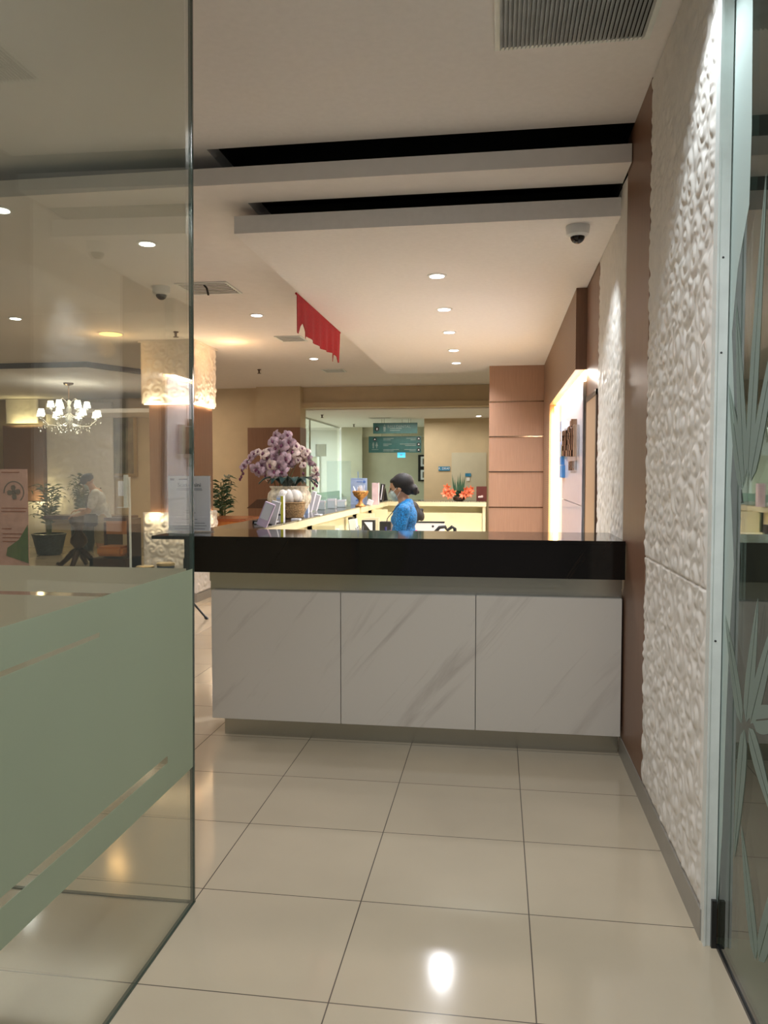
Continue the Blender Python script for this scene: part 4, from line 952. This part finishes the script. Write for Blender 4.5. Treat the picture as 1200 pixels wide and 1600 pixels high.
def visitor():
    g_ = P(150, 800, 11.6); t = thing('person', 'stooping visitor in a white short-sleeved shirt, beige shorts and dark cap with a cross-body bag', 'person', (g_.x+.10, 11.6, 0), math.radians(112))
    c0 = Vector((0, .20, 1.45)); b = MB(); q, e = head(b, c0, .62, 1.0)
    b.capsule((0, .10, 1.30), (0, .16, 1.39), .056, .052); b.capsule((0, .08, 1.25), (0, .02, .98), .11, .11); b.ball((0, 0, .93), .14, 3, (1.1, .85, .9))
    for sx in (-1, 1):
        S = Vector((sx*.18, .08, 1.27)); el = Vector((sx*.25, .17, .99)); wr = Vector((sx*.14, .36, .93)) if sx < 0 else Vector((sx*.20, .36, 1.0))
        b.capsule((sx*.10, .08, 1.285), S, .052, .050); b.capsule(S, el, .048, .038); b.capsule(el, wr, .036, .026); hand(b, wr, (-sx*.2, 1, -.2), (0, 0, 1), -sx, 1.0, .7)
        b.capsule((sx*.09, 0, .90), (sx*.11, .03, .48), .088, .058); b.capsule((sx*.11, .03, .48), (sx*.11, -.02, .09), .054, .038); b.capsule((sx*.11, -.04, .04), (sx*.12, .15, .03), .038, .030)
    remesh(b, 'body', 'skin', t, .0075, 3)
    c = MB(); c.ball((0, .07, 1.16), .170, 3, (1.12, .80, 1)); c.ball((0, .03, 1.0), .17, 3, (1.08, .88, 1)); c.ball((0, .01, .88), .175, 3, (1.05, .9, .7)); c.capsule((-.13, .075, 1.28), (.13, .075, 1.28), .062)
    for sx in (-1, 1): c.capsule((sx*.17, .08, 1.27), (sx*.235, .13, 1.08), .068, .066)
    remesh(c, 'shirt', 'shirtw', t, .011, 3)
    s_ = MB()
    for sx in (-1, 1): s_.capsule((sx*.09, 0, .86), (sx*.11, .02, .55), .112, .092)
    remesh(s_, 'shorts', 'khaki', t, .012, 2)
    cp = MB(); cp.ball(q(0, -.01, .045), .106, 3, (.90, 1.05, .80), e); cp.ball(q(0, .085, .050), .07, 2, (1.0, 1.0, .22), e); remesh(cp, 'cap', 'navy', t, .008, 3)
    MB().ball(q(0, .055, -.045), .060, 3, (1, .85, 1), e).build('face_mask', 'mask', t, smooth=True)
    MB().tube([(.12, .02, 1.35), (.03, .235, 1.20), (-.12, .21, .98), (-.19, .12, .90)], .011, 6).build('bag_strap', 'black', t)
    MB().box((-.27, .04, .76), (-.19, .24, .95), .02).build('bag', 'navy', t)
    for sx in (-1, 1): MB().ball((sx*.115, .05, .045), .055, 2, (.95, 2.3, .75)).build('shoe', 'black', t, smooth=True)
    return t
visitor()

# ------------------------------------------------------------ corridor
hs = thing('hanging_sign', 'upper teal hanging direction sign with white lettering', 'sign', (-2.23, 16.85, 2.56))
a_, b_ = P(583, 661, 16.85), P(652, 677, 16.85)
wbuild(MB().box((a_.x, 16.85, b_.z), (b_.x, 16.89, a_.z)), 'board', 'teal', hs)
text_at('BALI DENTAL', .085, (a_.x+.59*(b_.x-a_.x), 16.845, b_.z+.145), 'lettering', 'signtext', hs)
w_ = MB(); cx_ = a_.x+.09*(b_.x-a_.x)
for z, w in ((.105, .26), (.065, .22)): w_.box((a_.x+.37, 16.843, b_.z+z-.008), (a_.x+.37+w, 16.848, b_.z+z+.008))
w_.lathe([(.0, 0), (.045, 0), (.045, .004), (0, .004)], seg=20).xf(Matrix.Identity(4))
wbuild(MB().lathe([(0, 0), (.05, 0), (.05, .004), (0, .004)], seg=20).xf(Matrix.Translation((cx_, 16.848, b_.z+.10)) @ Matrix.Rotation(PI/2, 4, 'X')), 'arrow_disc', 'black', hs)
wbuild(MB().prism([(cx_-.02, b_.z+.10), (cx_, b_.z+.125), (cx_+.02, b_.z+.10), (cx_+.008, b_.z+.10), (cx_+.008, b_.z+.075), (cx_-.008, b_.z+.075), (cx_-.008, b_.z+.10)], 16.838, 16.842, 'Y'), 'arrow', 'paper', hs)
w2 = MB()
for z, w in ((.105, .26), (.065, .22)): w2.box((a_.x+.37, 16.843, b_.z+z-.007), (a_.x+.37+w, 16.848, b_.z+z+.007))
wbuild(w2, 'print', 'signtext', hs)
wbuild(MB().ball((a_.x+.25, 16.846, b_.z+.175), .018, 1).box((a_.x+.225, 16.843, b_.z+.09), (a_.x+.275, 16.848, b_.z+.15)).box((a_.x+.232, 16.843, b_.z+.04), (a_.x+.247, 16.848, b_.z+.09)).box((a_.x+.255, 16.843, b_.z+.04), (a_.x+.27, 16.848, b_.z+.09)), 'figure_icon', 'signtext', hs)
for f_ in (.25, .8): wbuild(MB().tube([(a_.x+(b_.x-a_.x)*f_, 16.87, a_.z), (a_.x+(b_.x-a_.x)*f_, 16.87, 2.78)], .004, 5), 'rod', 'steel', hs)
hs2 = thing('hanging_sign', 'lower larger teal direction sign with restroom figures and arrows', 'sign', (-2.25, 17.0, 2.22))
c_, d_ = P(576, 682, 17), P(658, 707, 17)
wbuild(MB().box((c_.x, 17.0, d_.z), (d_.x, 17.04, c_.z)), 'board', 'teal', hs2)
pr = MB(); W2 = d_.x-c_.x; H2 = c_.z-d_.z
for fx, fz, w in ((.28, .87, .20), (.28, .78, .14), (.28, .52, .16), (.28, .43, .1), (.28, .18, .30), (.28, .10, .2)): pr.box((c_.x+fx*W2, 16.992, d_.z+fz*H2-.007), (c_.x+(fx+w)*W2, 16.998, d_.z+fz*H2+.007))
for fx, fz, w in ((.90, .87, .18), (.90, .78, .1), (.90, .52, .30), (.90, .43, .2), (.90, .18, .22), (.90, .10, .12)): pr.box((c_.x+(fx-w)*W2, 16.992, d_.z+fz*H2-.007), (c_.x+fx*W2, 16.998, d_.z+fz*H2+.007))
wbuild(pr, 'print', 'signtext', hs2)
ic = MB()
for k, fx in enumerate((.09, .155)):
    x = c_.x+fx*W2; ic.ball((x, 16.996, d_.z+.60*H2), .014, 1)
    if k: ic.prism([(x-.01, d_.z+.57*H2), (x+.01, d_.z+.57*H2), (x+.03, d_.z+.40*H2), (x-.03, d_.z+.40*H2)], 16.992, 16.998, 'Y').box((x-.008, 16.992, d_.z+.27*H2), (x+.008, 16.998, d_.z+.40*H2))
    else: ic.box((x-.02, 16.992, d_.z+.42*H2), (x+.02, 16.998, d_.z+.57*H2)).box((x-.012, 16.992, d_.z+.27*H2), (x+.012, 16.998, d_.z+.42*H2))
ic.box((c_.x+.06*W2, 16.992, d_.z+.17*H2), (c_.x+.19*W2, 16.998, d_.z+.20*H2)); wbuild(ic, 'restroom_icon', 'signtext', hs2)
for fx, fz in ((.12, .82), (.955, .85), (.955, .50), (.955, .16)):
    x, z = c_.x+fx*W2, d_.z+fz*H2
    wbuild(MB().lathe([(0, 0), (.04, 0), (.04, .004), (0, .004)], seg=18).xf(Matrix.Translation((x, 16.998, z)) @ Matrix.Rotation(PI/2, 4, 'X')), 'arrow_disc', 'black', hs2)
    wbuild(MB().prism([(x-.02, z-.012), (x, z+.02), (x+.02, z-.012)], 16.988, 16.992, 'Y'), 'arrow', 'paper', hs2)
for f_ in (.25, .8): wbuild(MB().tube([(c_.x+W2*f_, 17.02, c_.z), (c_.x+W2*f_, 17.02, 2.78)], .004, 5), 'rod', 'steel', hs2)
ex = thing('exit_sign', 'small bright blue lit sign under the teal direction signs', 'sign', (-2.10, 17.1, 1.99))
wbuild(MB().box((P(621, 707, 17.1).x, 17.1, P(621, 715, 17.1).z), (P(633, 707, 17.1).x, 17.14, P(633, 706, 17.1).z)), 'lit_face', 'exit', ex)
wbuild(MB().box((-2.14, 17.095, 1.985), (-2.09, 17.099, 2.005)), 'pictogram', 'paper', ex); wbuild(MB().tube([(-2.10, 17.12, 2.04), (-2.10, 17.12, 2.78)], .004, 5), 'rod', 'steel', ex)
fr = thing('framed_picture', 'black frame with two small prints one above the other in the corridor', 'picture', (-1.9, 19.97, 1.72))
wbuild(MB().box((-2.03, 19.96, 1.39), (-1.62, 19.995, 2.07)), 'frame', 'black', fr)
for z in (1.56, 1.90):
    wbuild(MB().box((-1.965, 19.952, z-.125), (-1.66, 19.96, z+.125)), 'mount', 'paper', fr); wbuild(MB().box((-1.915, 19.947, z-.075), (-1.71, 19.952, z+.075)), 'print', 'rollgrey', fr)
def wsign(label, px0, py0, px1, py1, Y, m, txt=None):
    a, b = P(px0, py0, Y), P(px1, py1, Y); t = thing('wall_sign', label, 'sign', ((a.x+b.x)/2, Y, (a.z+b.z)/2))
    wbuild(MB().box((a.x, Y-.012, b.z), (b.x, Y, a.z)), 'plate', m, t)
    if txt: text_at(txt, (a.z-b.z)*.75, ((a.x+b.x)/2, Y-.014, (a.z+b.z)/2), 'lettering', 'paper', t)
wsign('small blue room sign reading R. DRAF beside the corridor door', 685, 729, 703, 735.5, 16.99, 'signblue', 'R. DRAF')
wsign('small blue sticker on the pale corridor door', 727, 739.5, 736, 744.5, 16.98, 'signblue'); wsign('small white notice below the blue sticker on the corridor door', 729, 746, 734, 751.5, 16.98, 'white')
vt = vent('thin ceiling slot vent above the teal signs', -2.72, -2.28, 16.55, 16.62, 2.778, 3, 'X')
# glass wall of the corridor, in two panes
cg = thing('corridor_glass', 'tall clear glass wall along the left side of the corridor', 'glass partition', (-4.05, 17, 0))
for y0, y1 in ((14.5, 16.6), (16.62, 19.8)):
    wbuild(MB().box((-4.06, y0, .02), (-4.05, y1, 2.76)), 'pane', 'glass', cg)
    wbuild(MB().box((-4.051, y0, .02), (-4.049, y1, 1.15)), 'frosted_film', 'leaf_film', cg)
wbuild(MB().box((-4.07, 14.5, 2.75), (-4.04, 19.8, 2.78)).box((-4.07, 16.6, 0), (-4.04, 16.62, 2.78)), 'rail', 'steel', cg)
offd = thing('office_door', 'white framed doorway behind the corridor glass', 'door', (-5.2, 20.9, 0))
wbuild(MB().box((-5.6, 20.93, 0), (-4.9, 20.99, 2.05)), 'leaf', 'greywall', offd); wbuild(MB().box((-5.66, 20.9, 0), (-5.6, 20.99, 2.1)).box((-4.9, 20.9, 0), (-4.84, 20.99, 2.1)).box((-5.66, 20.9, 2.05), (-4.84, 20.99, 2.1)), 'frame', 'white', offd)
tv = thing('television', 'dark grey wall screen behind the corridor glass', 'television', (-4.6, 19, 2.15))
wbuild(MB().box((P(493, 700, 19).x, 19, 2.02), (P(509, 700, 19).x, 19.06, 2.32)), 'screen', 'rollgrey', tv)
wbuild(MB().box((-4.67, 19.02, 2.3), (-4.63, 19.05, 2.78)), 'bracket', 'steel', tv)
# dark shelf and tables between the column and the desk
shf = thing('wall_shelf', 'dark tilted shelf left of the orchid', 'shelf', (-3.0, 9.6, 1.2))
wbuild(MB().prism([(-3.16, 1.135), (-3.02, 1.25), (-2.86, 1.25), (-2.86, 1.135)], 9.55, 9.9, 'Y'), 'top', 'darkwood', shf)
wbuild(MB().box((-2.92, 9.7, 0), (-2.88, 9.74, 1.14)), 'post', 'darkwood', shf)
rt = thing('side_table', 'reddish wooden table behind the near end of the desk', 'table', (-3.6, 10.3, 0))
wbuild(MB().box((-4.0, 10.1, .93), (-3.35, 10.9, .965), .006), 'top', 'redwood', rt); wbuild(MB().box((-3.98, 10.16, .80), (-3.42, 10.19, .93)), 'apron', 'orangewood', rt)
for x in (-3.97, -3.43):
    for y in (10.14, 10.85): wbuild(MB().box((x, y, 0), (x+.04, y+.04, .93)), 'leg', 'redwood', rt)
lamp('POINT', (-3.45, 10.0, .6), 1.5, AMBER, .05)

def potted(name, label, cat, loc, pot_prof, potm, h, n, L, seed, leafm='leaf', scale=1):
    t = thing(name, label, cat, loc); random.seed(seed)
    if pot_prof: MB().lathe(pot_prof, seg=28).build('planter', potm, t)
    z0 = pot_prof[-1][1] if pot_prof else 0
    st_ = MB(); lf_ = MB()
    for k in range(n):
        a = random.uniform(0, 2*PI); hh = random.uniform(.35, 1)*h; out = random.uniform(.15, .75)*L
        base = Vector((random.uniform(-.04, .04), random.uniform(-.04, .04), z0)); pts = []
        for i in range(8):
            u = i/7; pts.append(base+Vector((math.cos(a)*out*u**1.8, math.sin(a)*out*u**1.8, hh*(math.sin(u*PI*.62)/math.sin(PI*.5)))))
        st_.tube(pts, [.009*(1-.7*i/7) for i in range(8)], 5)
        for i in range(2, 8):
            d = (pts[i]-pts[i-1]).normalized(); s_ = d.cross(Vector((0, 0, 1)))
            if s_.length < .05: s_ = Vector((math.sin(a), -math.cos(a), 0))
            s_.normalize()
            for sg_ in (-1, 1):
                tip = pts[i]+(d*.55+s_*sg_+Vector((0, 0, -.25))).normalized()*.20*scale; m_ = (pts[i]+tip)/2+Vector((0, 0, .02))
                lf_.add([pts[i], m_+d*.016, tip, m_-d*.016], [(0, 1, 2, 3)])
    st_.build('stem', 'stem', t); lf_.build('foliage', leafm, t)
    return t
pp = P(77, 853, 15.2); potted('potted_palm', 'dark embossed planter with a small palm left of the lobby console', 'plant', (P(77, 853, 14.1).x, 14.1, 0), [(.19, 0), (.23, .02), (.29, .30), (.31, .38), (.33, .41), (.28, .42), (.26, .36)], 'navypot', 1.05, 16, .6, 4)
potted('potted_palm', 'green bushy plant behind the visitor against the carved wall', 'plant', (P(124, 853, 15.0).x+.1, 15.0, 0), [(.18, 0), (.24, .3), (.25, .6), (.20, .60)], 'navypot', .95, 18, .32, 8)
potted('potted_palm', 'slender green plant right of the column behind the notice', 'plant', (P(350, 800, 11.4).x-.03, 11.4, 0), [(.15, 0), (.20, .3), (.21, .75), (.17, .75)], 'navypot', .80, 12, .38, 21, scale=.8)

# chandelier
chp = P(107, 596, 13.0); ch = thing('chandelier', 'crystal chandelier with lit white shades hanging in the left lobby', 'chandelier', (chp.x, 13.0, 3.19))
MB().lathe([(.09, 0), (.08, -.03), (.02, -.05)], seg=20).build('ceiling_rose', 'bronze', ch)
MB().tube([(0, 0, -.04), (0, 0, -.32)], .007, 6).build('chain', 'bronze', ch)
MB().lathe([(.01, -.30), (.05, -.34), (.02, -.40), (.05, -.48), (.02, -.56), (.07, -.66), (.04, -.74), (.0, -.80)], seg=20).build('stem', 'crystal', ch, smooth=True)
arms = [(.50, -.62, k*2*PI/8+.2) for k in range(8)]+[(.30, -.46, k*2*PI/6+.5) for k in range(6)]
for k, (r, z, a) in enumerate(arms):
    c, s_ = math.cos(a), math.sin(a)
    am_ = MB().tube([(0, 0, z-.06), (c*r*.35, s_*r*.35, z-.15), (c*r*.75, s_*r*.75, z-.14), (c*r, s_*r, z-.02)], .008, 6).lathe([(.03, z-.02), (.035, z), (.012, z+.005), (.012, z+.04)], (c*r, s_*r, 0), 12).build('arm', 'crystal', ch, smooth=True)
    MB().lathe([(.068, z+.025), (.045, z+.135), (.043, z+.135), (.064, z+.028)], (c*r, s_*r, 0), 16).build('lamp_shade', 'shade', ch, smooth=True)
cry = MB(); random.seed(2)
for k in range(70):
    a = random.uniform(0, 2*PI); r = random.uniform(.1, .55); cry.ball((r*math.cos(a), r*math.sin(a), -.70-random.uniform(0, .16)-.05*(r < .3)), random.uniform(.008, .016), 1, (1, 1, 1.5))
for k in range(3):
    a = k*2.1; cry.tube([(.02*math.cos(a), .02*math.sin(a), -.36), (.12*math.cos(a), .12*math.sin(a), -.28), (.2*math.cos(a), .2*math.sin(a), -.34), (.15*math.cos(a), .15*math.sin(a), -.40)], .008, 6)
cc = cry.build('crystals', 'crystal', ch); cc['kind'] = 'stuff'
lamp('POINT', (chp.x, 13.0, 2.45), 18, (1, .92, .78), .25)

# wall dressing of the far lobby
relief('trim_15', (P(70, 600, 15.6).x, 15.62, .6), (1, 0, 0), 1.52, 2.5, .02, 31, label='carved swirl wall panel behind the chandelier', depth=.03, dia=.26)
struct('trim_16', MB().box((P(8, 640, 15.6).x, 15.5, 1.0), (P(70, 640, 15.6).x, 15.78, 2.62)), 'wood', 'brown clad pillar at the far left of the lobby')
relief('trim_17', (P(8, 640, 15.5).x, 15.52, 2.66), (1, 0, 0), .74, .52, .015, 33, label='lit carved head of the far left pillar', dia=.15)
struct('trim_18', MB().box((P(8, 640, 15.6).x, 15.52, 0), (P(70, 640, 15.6).x, 15.78, .98)), 'relief', 'lit plaster foot of the far left pillar')
lamp('AREA', (P(38, 600, 15.4).x, 15.38, 2.62), 4, (1, .80, .40), .7, rot=(PI*.85, 0, 0), size_y=.05); lamp('POINT', (P(56, 790, 15.2).x, 15.3, 1.05), 12, (1, .78, .42), .04)
pt = thing('painting', 'large dark landscape painting in a gilt frame left of the column', 'painting', (P(192, 700, 15.7).x, 15.7, 2.1))
pa, pb = P(170, 648, 15.7), P(214, 745, 15.7)
wbuild(MB().box((pa.x, 15.70, pb.z), (pb.x, 15.76, pa.z)), 'frame', 'goldframe', pt); wbuild(MB().box((pa.x+.07, 15.69, pb.z+.07), (pb.x-.07, 15.70, pa.z-.07)), 'canvas', 'painting', pt)
# console table with carved pedestal
ct = thing('console_table', 'long dark console table on carved pedestals in the lobby', 'table', (-6.4, 12.0, 0))
x0_, x1_ = P(67, 810, 12.0).x, P(168, 810, 12.0).x
wbuild(MB().box((x0_, 12.0, .82), (x1_+.3, 12.5, .88), .01), 'top', 'darkwood', ct)
for x in (P(120, 810, 12.2).x,):
    wbuild(MB().lathe([(.16, .82), (.14, .74), (.08, .68), (.06, .60), (.13, .50), (.14, .42), (.07, .33), (.05, .26), (.09, .22)], (x, 12.25, 0), 24), 'pedestal', 'darkwood', ct, smooth=True)
    for a in (PI, 0, PI/2, -PI/2):
        wbuild(MB().tube([(x, 12.25, .30), (x+.12*math.cos(a), 12.25+.08*math.sin(a), .24), (x+.24*math.cos(a), 12.25+.16*math.sin(a), .12), (x+.34*math.cos(a), 12.25+.22*math.sin(a), .04), (x+.40*math.cos(a), 12.25+.24*math.sin(a), .06)], [.06, .055, .045, .04, .03], 8), 'foot', 'darkwood', ct, smooth=True)
# bench
bn = thing('bench', 'dark wooden bench with orange cushions left of the column', 'bench', (-5.2, 10.2, 0))
bx0, bx1 = P(168, 812, 10.2).x-.03, P(216, 812, 10.2).x
wbuild(MB().box((bx0, 10.15, .92), (bx1+.03, 10.22, .965)).box((bx0, 10.15, .1), (bx0+.05, 10.6, .9)).box((bx1-.02, 9.9, 0), (bx1+.03, 10.22, .965)).box((bx0, 9.75, .30), (bx1+.03, 10.2, .44)).box((bx0, 9.75, 0), (bx0+.05, 9.8, .44)), 'frame', 'darkwood', bn)
wbuild(MB().box((bx0+.05, 10.12, .74), (bx1-.02, 10.15, .92)), 'back_pad', 'orangewood', bn); wbuild(MB().box((bx0+.10, 9.74, .47), (bx1-.02, 10.1, .60), .03), 'cushion', 'orangewood', bn)
# roll-up banner
rbp = P(20, 800, 7.6); ru = thing('roll_up_banner', 'pink roll-up banner with a ringed four-petal cross at the left edge', 'banner', (rbp.x, 7.6, 0))
ba, bb = P(-30, 733, 7.6), P(45, 853, 7.6)
wbuild(MB().box((ba.x, 7.6, .06), (bb.x, 7.606, ba.z)), 'sheet', 'roll', ru); wbuild(MB().box((ba.x-.03, 7.55, 0), (bb.x+.03, 7.66, .06), .01), 'base', 'alu', ru); wbuild(MB().tube([(rbp.x, 7.63, .05), (rbp.x, 7.63, ba.z)], .01, 8), 'pole', 'alu', ru)
rc_ = P(21, 769, 7.59); ring = MB(); R0, R1, n = .118, .106, 40
for i in range(n):
    a0, a1 = math.radians(-50+i*235/n), math.radians(-50+(i+1)*235/n)
    ring.prism([(rc_.x+R0*math.cos(a0), rc_.z+R0*math.sin(a0)), (rc_.x+R0*math.cos(a1), rc_.z+R0*math.sin(a1)), (rc_.x+R1*math.cos(a1), rc_.z+R1*math.sin(a1)), (rc_.x+R1*math.cos(a0), rc_.z+R1*math.sin(a0))], 7.595, 7.598, 'Y')
wbuild(ring, 'ring_emblem', 'rollgrey', ru)
crs = MB()
for a in (0, 90, 180, 270):
    a = math.radians(a+8); o_ = []
    for (u, v) in ((.005, -.012), (.05, -.030), (.075, -.018), (.072, .018), (.045, .026), (.005, .012)): o_.append((rc_.x+u*math.cos(a)-v*math.sin(a), rc_.z+u*math.sin(a)+v*math.cos(a)))
    crs.prism(o_, 7.592, 7.5945, 'Y')
wbuild(crs, 'cross_emblem', 'rollgrey', ru)
lt = MB()
for py, x0p, x1p in ((738, 2, 30), (794, 2, 42), (799, 2, 40), (826, 3, 18), (834, 4, 38), (840, 4, 38), (846, 4, 32)): a = P(x0p, py, 7.595); b = P(x1p, py, 7.595); lt.box((a.x, 7.595, a.z-.004), (b.x, 7.598, a.z+.004))
wbuild(lt, 'print', 'redwood', ru)
gq = [P(46, 820, 7.598), P(46, 880, 7.598), P(10, 868, 7.598), P(12, 856, 7.598), P(30, 843, 7.598)]
wbuild(MB().prism([(min(q_.x, bb.x-.004), q_.z) for q_ in gq], 7.594, 7.599, 'Y'), 'corner_swoosh', 'rollgreen', ru)
# sanitiser stand with tablet
sx_ = P(202, 745, 7.0).x; sa = thing('sanitiser_stand', 'slim pale metal stand with a small white display, seen through the left glass', 'stand', (sx_, 7.0, 0))
wbuild(MB().tube([(sx_, 7, .02), (sx_, 7, 1.54)], .011, 10), 'pole', 'alu', sa)
wbuild(MB().box((sx_-.10, 6.97, 1.36), (sx_-.045, 6.99, 1.50)), 'display', 'paper', sa); wbuild(MB().box((sx_-.045, 6.97, 1.25), (sx_-.01, 7.0, 1.56)).box((sx_-.11, 6.96, 1.247), (sx_, 7.0, 1.254)), 'bracket', 'alu', sa)
wbuild(MB().lathe([(.16, 0), (.16, .01), (.02, .02)], (sx_, 7, 0), 24), 'base', 'alu', sa)
# stools with gold rims by the column
for i, (px, py, l) in enumerate(((227, 884, 'left of two round dark stools with pale gold rims by the column'), (259, 879, 'right of two round dark stools with pale gold rims by the column'))):
    p = P(px, py, 7.6); s1 = thing('queue_stool', l, 'stool', (p.x, 7.6, 0), group='gold rimmed stools by the column')
    MB().lathe([(.095, 0), (.08, .3), (.088, p.z-.03)], seg=24).build('body', 'navy', s1); MB().lathe([(.088, p.z-.029), (.094, p.z-.02), (.094, p.z-.006), (.085, p.z)], seg=28).build('rim', 'palegold', s1)
# black tripod leg seen in the gap between glass and counter
tl = thing('tripod_stand', 'black tripod foot standing on the tiles left of the counter', 'tripod', (-3.35, 8.0, 0))
wbuild(MB().tube([(-3.35, 8.0, .62), (-3.10, 8.0, .345)], .012, 8).tube([(-3.12, 8.0, .365), (-3.095, 8.0, .34)], .018, 8).tube([(-3.35, 8.0, .62), (-3.55, 8.1, .35)], .012).tube([(-3.35, 8, .35), (-3.35, 8, 1.0)], .012), 'leg', 'black', tl)
for o in tl.children: o.location.z -= .34
